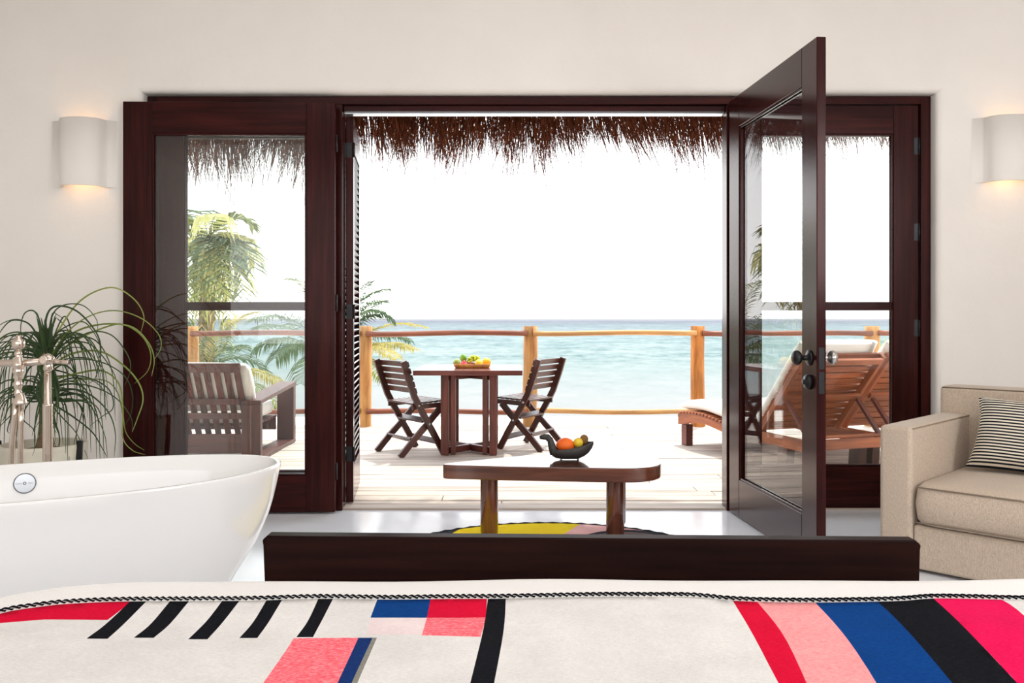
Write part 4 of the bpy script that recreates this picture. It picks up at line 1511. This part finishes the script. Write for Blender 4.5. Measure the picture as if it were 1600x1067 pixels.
pw.rotation_euler = (rz @ Matrix.Rotation(R(-26), 3, 'X') @ Matrix.Rotation(R(2), 3, 'Y')).to_euler()
tag(pw, 'black and cream pinstriped pillow leaning on the sofa back', 'pillow')

# ------------------------------------------------------------------ bathtub
tcx_, tcy_, ta, tb, tal, tz0, tdz, tn = -1.704, 3.071, .866, .417, .467, .586, .008, 2.13
tub = thing('bathtub', 'white freestanding oval bathtub with thin sloping rim', 'bathtub', (tcx_, tcy_, 0), tal)
def tubring(sc, z, dzf=1.0, inset=0.0, n=96):
    out = []
    for k in range(n):
        a = 2 * PI * k / n
        cc, ss = math.cos(a), math.sin(a)
        u = (ta * sc - inset) * math.copysign(abs(cc) ** (2 / tn), cc)
        v_ = (tb * sc * (1 - .04 * (1 - sc)) - inset) * math.copysign(abs(ss) ** (2 / tn), ss)
        out.append(Vector((u, v_, z + dzf * (tdz * (cc * cc)))))
    return out
b = MB()
rings = []
for sc, z in ((.58, .0), (.655, .005), (.685, .02), (.745, .09), (.815, .19), (.862, .25), (.898, .30), (.925, .35), (.948, .40), (.966, .45), (.98, .50), (.992, .55)):
    rings.append(tubring(sc, z, z / .586))
rings.append(tubring(1.0, tz0 - .008)); rings.append(tubring(1.0, tz0 - .002, 1, .001)); rings.append(tubring(1.0, tz0, 1, .006)); rings.append(tubring(1.0, tz0, 1, .014)); rings.append(tubring(1.0, tz0 - .004, 1, .019))
for sc, z, ins in ((.975, .50, .02), (.94, .40, .022), (.89, .30, .024), (.82, .22, .026), (.72, .165, .03), (.5, .145, .03), (.2, .14, .02), (.05, .14, 0)):
    rings.append(tubring(sc, z, 0, ins))
b.rings(rings, True, True, True)
b.build('tub_shell', M['white_enamel'], tub)
# overflow plate on the far inner side at photo pixel (39, 753)
tgt = None
Rz = Matrix.Rotation(tal, 3, 'Z')
def inner_y(xl, z):
    s_ = .975 + (z - .50) / (.586 - .50) * .02
    A_ = ta * s_ - .02; B_ = tb * s_ - .02
    return B_ * (max(0, 1 - abs(xl / A_) ** tn)) ** (1 / tn)
best = None
for i in range(400):
    xl = -.8 + 1.6 * i / 399
    p = Vector((tcx_, tcy_, 0)) + Rz @ Vector((xl, inner_y(xl, .505), .505))
    e = abs(800 + F * p.x / p.y - 39)
    if best is None or e < best[0]:
        best = (e, xl, p)
xl = best[1]
yl = inner_y(xl, .515)
# normal of the inner wall
dx = .01
n2d = Vector((inner_y(xl + dx, .515) - inner_y(xl - dx, .515), -2 * dx, 0)).normalized()
nrm = Vector((n2d.x, n2d.y, .12)).normalized()
tang = nrm.cross(Vector((0, 0, 1))).normalized() * 1.0
upv = tang.cross(nrm).normalized()
if upv.z < 0: upv = -upv
pc = Vector((xl, yl, .511)) + nrm * .004
if (Rz @ tang).x < 0: tang = -tang
wpl = MB()
rp_ = .037
rings = []
for r, h in ((rp_, -.004), (rp_, .004), (rp_ * .96, .008), (rp_ * .3, .008), (rp_ * .02, .008)):
    rings.append([pc + (tang * math.cos(2 * PI * k / 40) + upv * math.sin(2 * PI * k / 40)) * r + nrm * h for k in range(40)])
wpl.rings(rings, True, True, False)
ov = wpl.build('overflow_plate', M['chrome'], tub)
ring_ = MB()
ring_.tube([pc + (tang * math.cos(2 * PI * k / 40) + upv * math.sin(2 * PI * k / 40)) * (rp_ + .0005) + nrm * .002 for k in range(41)], .0022, 6, False)
ring_.build('plate_shadow_gap', M['chrome_dark'], ov)
ring_ = MB()
ring_.tube([pc + (tang * math.cos(2 * PI * k / 20) + upv * math.sin(2 * PI * k / 20)) * .0046 + nrm * .0085 for k in range(21)], .0016, 6, False)
ring_.build('emblem_ring', M['chrome_dark'], ov)
mt_ = Matrix((tang, upv, nrm)).transposed().to_4x4()
for word, off in (('victoria', -.0205), ('albert', .0205)):
    fc_ = bpy.data.curves.new('engraved_lettering', 'FONT')
    fc_.body = word
    fc_.size = .0074
    fc_.extrude = .0004
    fc_.align_x = 'CENTER'; fc_.align_y = 'CENTER'
    fo2 = bpy.data.objects.new('engraved_lettering', fc_)
    COL.objects.link(fo2)
    fc_.materials.append(M['chrome_dark'])
    fo2.parent = ov
    bpy.context.view_layer.update()
    me_ = bpy.data.meshes.new_from_object(fo2.evaluated_get(bpy.context.evaluated_depsgraph_get()))
    bpy.data.objects.remove(fo2)
    fo2 = bpy.data.objects.new('engraved_lettering', me_)
    COL.objects.link(fo2)
    fo2.parent = ov
    fo2.matrix_local = Matrix.Translation(pc + tang * off + nrm * .0086) @ mt_

# ------------------------------------------------------------------ floor-standing bath mixer
DF = 3.62
fx = thing('bath_mixer', 'polished nickel floor-standing bath mixer behind the tub', 'faucet', (Wp(74, 0, DF).x, DF, 0))
fo0 = Vector(fx.location)
def fp(px, py, d=DF): return Wp(px, py, d) - fo0
def part(name, b, mat=None): return b.build(name, mat or M['nickel'], fx)
px2m = DF / F
# right riser: thick sleeve below, thin above
b = MB(); x_ = fp(74.5, 640)
zA, zB = fp(74, 632).z, fp(74, 572).z
b.lathe([(.030, 0), (.032, .008), (.020, .02), (.0195, zA - .01), (.0205, zA - .004), (.0205, zA), (.0145, zA + .004), (.0135, zB)], 20, (x_.x, 0, 0)); part('riser', b)
b = MB(); c_ = fp(75.5, 562); b.ball(c_, .026, 20, 12); b.lathe([(.0135, -.03), (.02, -.02), (.012, .03)], 14, (c_.x, c_.y, c_.z - .02)); part('elbow', b)
b = MB(); b.tube([fp(-30, 568), fp(40, 567), fp(70, 564)], [.0155, .0155, .0145], 16); part('spout_bar', b)
b = MB(); b.tube([c_, fp(90, 565), fp(96, 565.5), fp(97, 565.5), fp(106, 566), fp(108, 566)], [.012, .009, .0075, .010, .009, .0095], 14); part('lever', b)
b = MB(); b.lathe([(.010, 0), (.018, .006), (.020, .012), (.014, .018)], 16, (c_.x, c_.y - .026, c_.z), 'y'); part('screw_cap', b)
# left valve body
def stack(px_, prof, d=DF - .03):
    b = MB()
    rr = []
    for r_px, py in prof:
        p = fp(px_, py, d)
        rr.append([Vector((p.x + r_px * px2m * math.cos(2 * PI * k / 18), p.y + r_px * px2m * math.sin(2 * PI * k / 18), p.z)) for k in range(18)])
    b.rings(rr)
    return b
part('top_knob', stack(29, [(2, 524), (4.5, 525), (5, 529), (9, 531), (9.8, 535), (9.8, 540), (8.5, 544), (5, 546), (3, 548)]))
part('valve_body', stack(28.5, [(3, 547), (5, 550), (5.8, 553), (3.8, 556), (6.5, 559), (7, 565), (8.5, 567), (8.5, 573), (6.5, 576), (7.8, 579), (7.8, 582), (5.5, 585), (6.5, 590), (5, 594), (6.5, 599), (6, 605), (4.5, 609), (6.5, 613), (5, 618), (3, 622)]))
part('hand_shower', stack(32, [(3, 612), (5.5, 616), (8.5, 624), (9.8, 629), (9.8, 631), (6, 632.5), (1, 633)]))
b = MB(); b.tube([fp(25, 622), fp(23, 650), fp(19, 690), fp(18.5, 720), fp(18, 780), Vector((fp(18, 0).x, 0, 0.0))], .0115, 12); part('hose', b)
b = MB(); b.tube([fp(33, 630), fp(32.5, 660), fp(32.5, 700), fp(32.5, 780), Vector((fp(32.5, 0).x, 0, 0.0))], .011, 12); part('hose', b)

# ------------------------------------------------------------------ ponytail palm in a pot
DP = 4.55
pc_ = Wp(69, 0, DP)
pt_ = thing('potted_ponytail_palm', 'ponytail palm with long arching leaves in a cream pot beside the doors', 'potted plant', (pc_.x, DP, 0))
po = Vector(pt_.location)
ph = Wp(69, 692, DP).z
b = MB(); rt = 62 * DP / F
b.lathe([(.001, 0), (rt * .72, 0), (rt * .75, .02), (rt * .92, ph * .6), (rt, ph - .02), (rt * 1.0, ph), (rt * .95, ph), (rt * .92, ph - .04), (.001, ph - .045)], 40); b.build('pot', M['pot'], pt_)
b = MB(); b.lathe([(rt * .93, ph - .05), (rt * .6, ph - .035), (.001, ph - .03)], 30); b.build('soil', M['soil'], pt_)
for sx_ in (-1, 1):
    b = MB(); b.beam((sx_ * rt * 1.0, -.05, ph - .10), (sx_ * rt * 1.02, -.05, ph + .02), .03, .016, (0, 1, 0)); b.beam((sx_ * rt * .95, -.06, ph - .25), (sx_ * rt * 1.0, -.06, ph - .10), .03, .016, (0, 1, 0)); b.build('pot_strap', M['black_iron'], pt_, .003)
b = MB(); b.tube([(0, 0, ph - .06), (.005, 0, ph + .02), (0, 0, ph + .2), (.005, 0, Wp(0, 560, DP).z), (.005, 0, Wp(0, 540, DP).z)], [.06, .032, .022, .022, .016], 14); b.build('trunk', M['bark'], pt_)

def leaf(P, w, mat):
    pts = catmull(P)
    b = MB()
    n = len(pts)
    for i, p in enumerate(pts):
        u = i / (n - 1)
        tdir = (pts[min(i + 1, n - 1)] - pts[max(i - 1, 0)]).normalized()
        side = tdir.cross(Vector((0.15, -1, .1)))
        side = side.normalized() if side.length > .01 else Vector((1, 0, 0))
        nr = side.cross(tdir)
        ww = w * (1 - u) ** .6 + .0008
        b.v += [p - side * ww, p + nr * ww * .5, p + side * ww]
    for i in range(n - 1):
        k = 3 * i
        b.face((k, k + 1, k + 4, k + 3), [(0, 0)] * 4, True); b.face((k + 1, k + 2, k + 5, k + 4), [(0, 0)] * 4, True)
    return b.build('leaf', mat, pt_)
def cp(pts, d0, d1):
    n = len(pts)
    return [Wp(x * .3, 420 + y * .3, d0 + (d1 - d0) * i / (n - 1)) - po for i, (x, y) in enumerate(pts)]
hero = [([(255, 450), (300, 330), (420, 165), (575, 97), (690, 150), (748, 240), (735, 330)], 1),
        ([(260, 460), (360, 320), (480, 240), (610, 218), (740, 260), (825, 340), (838, 410), (800, 478)], 1),
        ([(260, 455), (370, 340), (520, 290), (680, 300), (770, 380), (803, 470), (790, 560)], 1),
        ([(270, 470), (400, 370), (560, 300), (650, 292), (740, 350), (785, 440), (770, 530), (700, 598)], 1),
        ([(270, 480), (350, 400), (470, 330), (580, 345), (660, 440), (680, 520), (650, 610)], 0),
        ([(270, 500), (380, 440), (520, 430), (640, 500), (720, 590), (745, 680), (715, 780), (688, 850)], 1),
        ([(270, 510), (400, 470), (540, 490), (650, 560), (690, 660), (680, 760), (640, 830)], 1),
        ([(260, 640), (340, 602), (470, 610), (600, 670), (680, 770), (690, 850)], 1),
        ([(265, 650), (350, 625), (460, 650), (560, 740), (600, 850), (595, 980)], 0),
        ([(265, 690), (350, 640), (460, 700), (540, 850), (560, 978)], 0),
        ([(270, 700), (380, 770), (480, 850), (530, 930), (560, 985)], 0),
        ([(240, 430), (240, 260), (290, 195), (400, 220), (500, 330), (525, 430), (500, 560), (460, 600)], 0),
        ([(250, 430), (300, 330), (420, 275), (480, 320), (520, 400), (510, 480)], 0),
        ([(245, 420), (270, 250), (330, 190), (430, 190), (500, 260), (510, 330)], 0),
        ([(235, 420), (215, 300), (180, 222), (130, 230), (108, 300), (115, 380)], 0),
        ([(225, 430), (190, 340), (140, 280), (60, 270), (0, 330), (-50, 430)], 0),
        ([(225, 440), (170, 310), (100, 265), (20, 280), (-60, 340)], 0),
        ([(220, 450), (120, 400), (20, 380), (-60, 440)], 0), ([(220, 460), (130, 420), (0, 430), (-80, 500)], 0),
        ([(220, 470), (110, 460), (0, 470), (-90, 560)], 0), ([(220, 480), (130, 500), (60, 600), (30, 760), (0, 800)], 0),
        ([(215, 490), (150, 520), (100, 650), (40, 830), (60, 860)], 0),
        ([(225, 620), (130, 610), (20, 640), (-60, 700)], 0), ([(220, 640), (140, 690), (60, 760), (-20, 840)], 0),
        ([(215, 640), (150, 700), (120, 780), (180, 850), (175, 990)], 0), ([(215, 660), (190, 750), (180, 860), (185, 1000)], 0),
        ([(270, 690), (285, 790), (310, 880), (295, 990)], 0), ([(275, 720), (330, 780), (400, 860), (460, 990)], 1),
        ([(255, 500), (340, 500), (420, 590), (435, 700), (400, 850), (380, 930)], 0), ([(265, 520), (380, 560), (430, 660), (435, 780), (420, 930)], 0),
        ([(260, 540), (330, 500), (355, 580), (340, 690), (300, 760)], 0), ([(250, 430), (330, 250), (370, 330), (360, 450), (390, 540), (420, 580)], 0),
        ([(270, 560), (430, 560), (560, 620), (590, 720), (530, 770), (465, 820)], 0), ([(270, 600), (400, 580), (540, 580), (610, 640), (640, 760), (655, 850), (700, 910), (752, 945)], 1),
        ([(270, 580), (400, 545), (530, 530), (620, 600), (640, 740), (640, 880), (690, 945), (757, 968)], 1),
        ([(265, 470), (330, 390), (450, 385), (530, 450), (600, 560), (605, 640)], 0), ([(250, 440), (235, 330), (205, 320), (215, 400)], 0),
        ([(240, 430), (260, 300), (275, 230), (300, 240), (330, 260)], 0), ([(240, 430), (285, 270), (305, 265), (360, 330), (375, 430)], 0),
        ([(230, 440), (200, 250), (175, 222)], 0)]
g = random.Random(12)
for pts_, lime in hero:
    d1 = DP + g.uniform(-.25, .28)
    mx_ = max(p[0] for p in pts_)
    if mx_ > 640: d1 = min(d1, 4.75)
    leaf(cp(pts_, DP, d1), g.uniform(.0030, .0052), M['leaf_lime'] if lime and mx_ > 690 and g.random() < .7 else M['leaf_dark'])
for k in range(84):
    sgn = 1 if g.random() < .55 else -1
    bx0, by0 = 240 + g.uniform(-25, 30), g.choice([440, 470, 500, 620, 680])
    reach = g.uniform(90, 330)
    rise = g.uniform(20, 200) if by0 < 600 else g.uniform(-20, 70)
    drop = g.uniform(120, 420)
    P = [(bx0, by0), (bx0 + sgn * reach * .35, by0 - rise * .8), (bx0 + sgn * reach * .75, by0 - rise * .7), (bx0 + sgn * reach, by0 - rise * .2 + drop * .25), (bx0 + sgn * reach * 1.06, min(by0 - rise * .2 + drop, 1060))]
    leaf(cp(P, DP, DP + g.uniform(-.35, .3)), g.uniform(.0024, .0046), M['leaf_dark'])
for k in range(26):   # drooping blades that hide the stem
    x = 240 + g.uniform(-22, 24)
    leaf(cp([(x, 470), (x + g.uniform(-25, 25), 520), (x + g.uniform(-55, 55), 640), (x + g.uniform(-75, 75), g.uniform(760, 980))], DP - .06, DP - g.uniform(.1, .3)), g.uniform(.004, .008), M['leaf_dark'])
for k in range(18):   # short upright blades of the crown
    x = 240 + g.uniform(-20, 25)
    leaf(cp([(x, 470), (x + g.uniform(-14, 14), 380), (x + g.uniform(-40, 50), g.uniform(230, 320))], DP, DP + g.uniform(-.1, .1)), g.uniform(.006, .011), M['leaf_dark'])

# ------------------------------------------------------------------ wall sconces
def sconce(xc, z0, z1, label):
    s_ = thing('wall_sconce', label, 'wall lamp', (xc, WY0, (z0 + z1) / 2), 0, 'plaster wall sconces')
    h = (z1 - z0) / 2
    prof = []
    for i in range(37):
        x = -.20 + .40 * i / 36
        ax = abs(x)
        if ax < .128:
            y = .024 + .096 * math.sqrt(max(0, 1 - (ax / .128) ** 2)) ** .8
        else:
            y = .024 * (1 - (ax - .128) / .072) ** 2
        prof.append((x, -max(y, .001)))
    b = MB()
    outer = prof
    inner = [(x * .90, min(-.0005, y + .012)) for x, y in prof]
    rings = []
    for ring_, z in ((outer, -h), (outer, h), (inner, h), (inner, -h), (outer, -h)):
        rings.append([Vector((x, y, z)) for x, y in ring_])
    b.rings(rings, False, False, True)
    o = b.build('plaster_shade', M['plaster'], s_)
    for z_ in (-.06, .06):
        pass
    b = MB(); b.lathe([(.004, -.045), (.018, -.02), (.02, 0), (.018, .02), (.004, .045)], 12, (0, -.055, 0)); b.build('bulb', M['bulb'], s_)
    b = MB(); b.box((0, -.02, 0), (.03, .035, .03)); b.build('socket', M['chrome'], s_)
    for zz, pw_ in ((.10, .40), (-.10, .55)):
        l = bpy.data.lights.new('sconce_lamp', 'POINT'); l.energy = pw_; l.color = (1.0, .60, .30); l.shadow_soft_size = .02
        lo = bpy.data.objects.new('sconce_lamp', l); lo.location = (0, -.055, zz); lo.parent = s_
        COL.objects.link(lo)
    return s_
sconce(-2.535, 1.935, 2.330, 'white plaster half-round wall sconce above the potted palm')
sconce(2.925, 1.962, 2.345, 'white plaster half-round wall sconce above the sofa')

# ------------------------------------------------------------------ bed
BX0, BX1, BYF, BZ = -1.24, 1.62, 1.97, .587
RCL, RCR, RT = .50, .30, .095
def bed_inside(x, y):
    """distance inwards from the rounded outline of the bed top (negative outside)"""
    rc_ = RCL if x < .1 else RCR
    bx_ = BX0 if x < .1 else BX1
    dxx = (x - bx_) if x < .1 else (bx_ - x)
    dyy = BYF - y
    if dxx < rc_ and dyy < rc_:
        return rc_ - math.hypot(rc_ - dxx, rc_ - dyy)
    return min(dxx, dyy)
def bed_z(x, y):
    s_ = max(0.0, min(RT, bed_inside(x, y)))
    z = BZ - RT + math.sqrt(max(0, RT * RT - (RT - s_) ** 2))
    w = .0035 * math.sin(x * 5.1 + 1.0) + .002 * math.sin(x * 11 + y * 7) + .002 * math.sin(y * 16 + x * 2)
    return z + w * min(1, s_ / RT)
bed = thing('bed', 'large bed with white cover and dark wooden footboard', 'bed', ((BX0 + BX1) / 2, .8, 0))
bo = Vector(bed.location)
def bedpart(nm, b, mat, bev=0, seg=2):
    for i in range(len(b.v)): b.v[i] = b.v[i] - bo
    return b.build(nm, mat, bed, bev, seg)
# cover: rings from the skirt over the rounded edge to the middle of the top
def bed_outline(ins, n=120):
    pts = []
    y_back = -1.1
    def arc(cx, cy, r, a0, a1, k):
        for i in range(k + 1):
            a = a0 + (a1 - a0) * i / k
            pts.append((cx + r * math.cos(a), cy + r * math.sin(a)))
    i = ins
    def ed_(r): return max(.02, r - i)
    x0_, x1_, y1_ = BX0 + i, BX1 - i, BYF - i
    y0_ = y_back + min(i, .5)
    n_e = 14
    for k in range(n_e): pts.append((x1_, y0_ + (y1_ - ed_(RCR) - y0_) * k / n_e))
    arc(x1_ - ed_(RCR), y1_ - ed_(RCR), ed_(RCR), 0, PI / 2, 10)
    for k in range(1, 30): pts.append((x1_ - ed_(RCR) + (x0_ + ed_(RCL) - x1_ + ed_(RCR)) * k / 30, y1_))
    arc(x0_ + ed_(RCL), y1_ - ed_(RCL), ed_(RCL), PI / 2, PI, 16)
    for k in range(1, n_e): pts.append((x0_, y1_ - ed_(RCL) + (y0_ - y1_ + ed_(RCL)) * k / n_e))
    for k in range(20): pts.append((x0_ + (x1_ - x0_) * k / 20, y0_))
    return pts
b = MB()
rings = []
for z in (.14, .25, .36, BZ - RT):
    rings.append([Vector((p[0], p[1], z)) for p in bed_outline(0 if z > .3 else .004)])
for s_ in (.002, .008, .02, .04, .065, .095, .13, .19, .27, .40, .55, .75, 1.0):
    rings.append([Vector((p[0], p[1], bed_z(p[0], p[1]) if p[1] > -.6 else BZ)) for p in bed_outline(s_)])
b.rings(rings, True, True, True)
bedpart('bed_cover', b, M['white_cloth'])
b = MB(); b.box(((BX0 + BX1) / 2, .45, .12), (2.3, 2.8, .14)); bedpart('bed_frame', b, M['bed_wood'], .006)
for x in (-.9, 1.25):
    for y in (-.7, 1.6):
        b = MB(); b.box((x, y, .03), (.08, .08, .06)); bedpart('leg', b, M['bed_wood'], .004)
# footboard leaning away from the mattress
YF = 2.0
p_tl, p_tr = Wp(409, 841, 2.07), Wp(1440, 849, 2.025)
b = MB()
fx0, fx1, fzt = p_tl.x, p_tr.x, .638
def fbp(x, y, z):     # slight turn of the board in plan
    u = (x - fx0) / (fx1 - fx0)
    return Vector((x, y + 2.07 + (2.025 - 2.07) * u, z))
sh_ = .022
poly_f = [(fx0 + sh_ + .015, .12), (fx1 - sh_ - .015, .12), (fx1 - .003, fzt - .022), (fx1, fzt - .010), (fx1 - .012, fzt), (fx0 + .012, fzt), (fx0, fzt - .010), (fx0 + .003, fzt - .022)]
b.prism(poly_f, lambda p: fbp(p[0], -.050 + .050 * (p[1] - .12) / (fzt - .12), p[1]), lambda p: fbp(p[0], -.015 + .060 * (p[1] - .12) / (fzt - .12), p[1]))
bedpart('footboard', b, M['bed_wood'], .005, 3)

# blanket: pattern drawn in photograph pixels, carried to the bed's surface once, then it is a plain coloured mesh
def onbed(px, py):
    z = BZ + .010
    for _ in range(8):
        d = (CAMH - z) * F / (py - 497.0)
        x = (px - 800) * d / F
        z = bed_z(min(max(x, BX0 + .08), BX1 - .08), min(d, BYF - .12)) + .010
    return (x, d)
edge_px = [(-200, 1010), (-60, 985), (0, 959), (60, 948), (110, 943), (200, 940.5), (300, 941), (400, 940), (500, 936), (600, 936.5), (700, 936), (800, 936.5), (900, 935), (1000, 933.5), (1080, 933), (1140, 938), (1200, 940.5), (1300, 942), (1400, 941), (1470, 936.5), (1600, 938), (1760, 938), (1860, 942)]
ep = [onbed(*p) for p in edge_px]
ep = [Vector((a, c)) for a, c in ep]
ep = [(p.x, p.y) for p in catmull(ep, 6)]
ep = [p for p in ep if p[0] > BX0 + .035]
boundary = [(ep[0][0], .55)] + ep + [(ep[-1][0], .55)]
def strip(Lp, Rp, ext_top=0, ext_bot=0):
    def ex(P):
        P = list(P)
        if ext_top:
            a, c = P[0], P[1]; k = ext_top / (c[1] - a[1]); P[0] = (a[0] - (c[0] - a[0]) * k, a[1] - ext_top)
        if ext_bot:
            a, c = P[-2], P[-1]; k = ext_bot / (c[1] - a[1]); P[-1] = (c[0] + (c[0] - a[0]) * k, c[1] + ext_bot)
        return P
    def sm(P):
        P = ex(P)
        return [(v_.x, v_.y) for v_ in catmull([Vector(p) for p in P], 6)] if len(P) > 2 else P
    return [onbed(*p) for p in sm(Lp)] + [onbed(*p) for p in sm(Rp)[::-1]]
MATI = {'cream': 0, 'black': 1, 'red': 2, 'magenta': 3, 'pink': 4, 'rose': 5, 'pale': 6, 'blue': 7, 'navy': 8, 'grey': 9}
regs = []
def add(colr, L_, R_, t_=12, b_=0): regs.append((strip(L_, R_, t_, b_), MATI[colr]))
regs.append(([onbed(-160, 1010), onbed(-120, 962), onbed(-40, 935), onbed(60, 925), onbed(205, 925), onbed(205, 942), onbed(168, 970), onbed(70, 969), onbed(0, 975), onbed(-60, 992)], MATI['red']))
add('black', [(202, 942), (167, 975), (135, 1000)], [(228, 942), (195, 975), (168, 1000)])
add('black', [(265, 942), (237, 975), (209, 998)], [(295, 942), (267, 975), (240, 998)])
add('black', [(345, 944), (325, 970), (294, 1000)], [(372, 944), (350, 972), (324, 1000)])
add('black', [(415, 942), (397, 972), (374, 998)], [(439, 942), (421, 972), (402, 998)])
add('black', [(497, 937), (482, 970), (463, 997)], [(520, 937), (505, 967), (489, 997)])
add('blue', [(590, 937), (579, 966)], [(673, 937), (667, 966)])
add('red', [(673, 937), (667, 966)], [(761, 937), (759.5, 966)])
add('pale', [(579, 966.5), (572, 994)], [(666, 966.5), (660, 994)], 0)
add('pink', [(667, 966), (659, 995)], [(759.5, 966), (751, 997)], 0)
add('black', [(762, 937), (752, 1000), (735, 1067)], [(790, 937), (785, 1000), (772, 1067)], 12, 90)
add('pink', [(459, 998.5), (414, 1067)], [(560, 998.5), (530, 1067)], 0, 90)
add('navy', [(560, 998.5), (530, 1067)], [(582, 998.5), (552, 1067)], 0, 90)
add('grey', [(582, 998.5), (552, 1067)], [(589, 998.5), (561, 1067)], 0, 90)
add('red', [(1145, 939), (1180, 1000), (1215, 1067)], [(1183, 941), (1230, 1005), (1258, 1067)], 12, 90)
add('rose', [(1183, 941), (1230, 1005), (1258, 1067)], [(1272, 941), (1325, 1002), (1367, 1067)], 12, 90)
add('blue', [(1272, 941), (1325, 1002), (1367, 1067)], [(1370, 942), (1425, 995), (1485, 1067)], 12, 90)
add('black', [(1370, 942), (1425, 995), (1485, 1067)], [(1460, 939), (1525, 1000), (1587, 1067)], 12, 90)
add('magenta', [(1460, 939), (1525, 1000), (1587, 1067)], [(1562, 939), (1605, 968), (1700, 1067)], 12, 60)
def blz(x, y):
    return bed_z(x, y) + .012 + .0015 * math.sin(9 * x + 4 * y) * math.sin(y * 12)
bl = cdt_mesh('woven_blanket', boundary, regs, [M['bl_' + k] for k in ('cream', 'black', 'red', 'magenta', 'pink', 'rose', 'pale', 'blue', 'navy', 'grey')], blz, (BX0 + .06, BX1 - .06, .58, 1.80, .035), .008)
tag(bl, 'cream woven blanket with pink, blue, red and black stripes across the bed', 'blanket')
# plaited black and white edge: two twisted cords
def resample(P, st):
    out = [Vector(P[0])]; acc = 0
    for a, c in zip(P[:-1], P[1:]):
        a, c = Vector(a), Vector(c)
        L = (c - a).length
        u = st - acc
        while u <= L:
            out.append(a.lerp(c, u / L)); u += st
        acc = (acc + L) % st if L > 0 else acc
        acc = L - (u - st)
    return out
edge = []
for a, c in zip(ep[:-1], ep[1:]):
    a, c = Vector(a), Vector(c)
    n = max(1, int((c - a).length / .0022))
    edge += [a.lerp(c, k / n) for k in range(n)]
for ph_, colr in ((0, 'bl_black'), (PI, 'bl_black'), (None, 'bl_cream')):
    b = MB()
    acc = 0
    pts, rad = [], []
    for i, p in enumerate(edge):
        if i: acc += (p - edge[i - 1]).length
        tdir = (edge[min(i + 1, len(edge) - 1)] - edge[max(i - 1, 0)]).normalized()
        nrm2 = Vector((-tdir.y, tdir.x))
        w = acc / .026 * 2 * PI
        if ph_ is None:
            pts.append(Vector((p.x, p.y, blz(p.x, p.y) + .0012))); rad.append(.0042)
        else:
            q_ = p + nrm2 * (.0042 * math.cos(w + ph_))
            pts.append(Vector((q_.x, q_.y, blz(p.x, p.y) + .0045 + .0022 * math.sin(w + ph_)))); rad.append(.0016 + .0007 * abs(math.sin(w)))
    b.tube(pts, rad, 5)
    b.build('braided_edge', M[colr], bl)
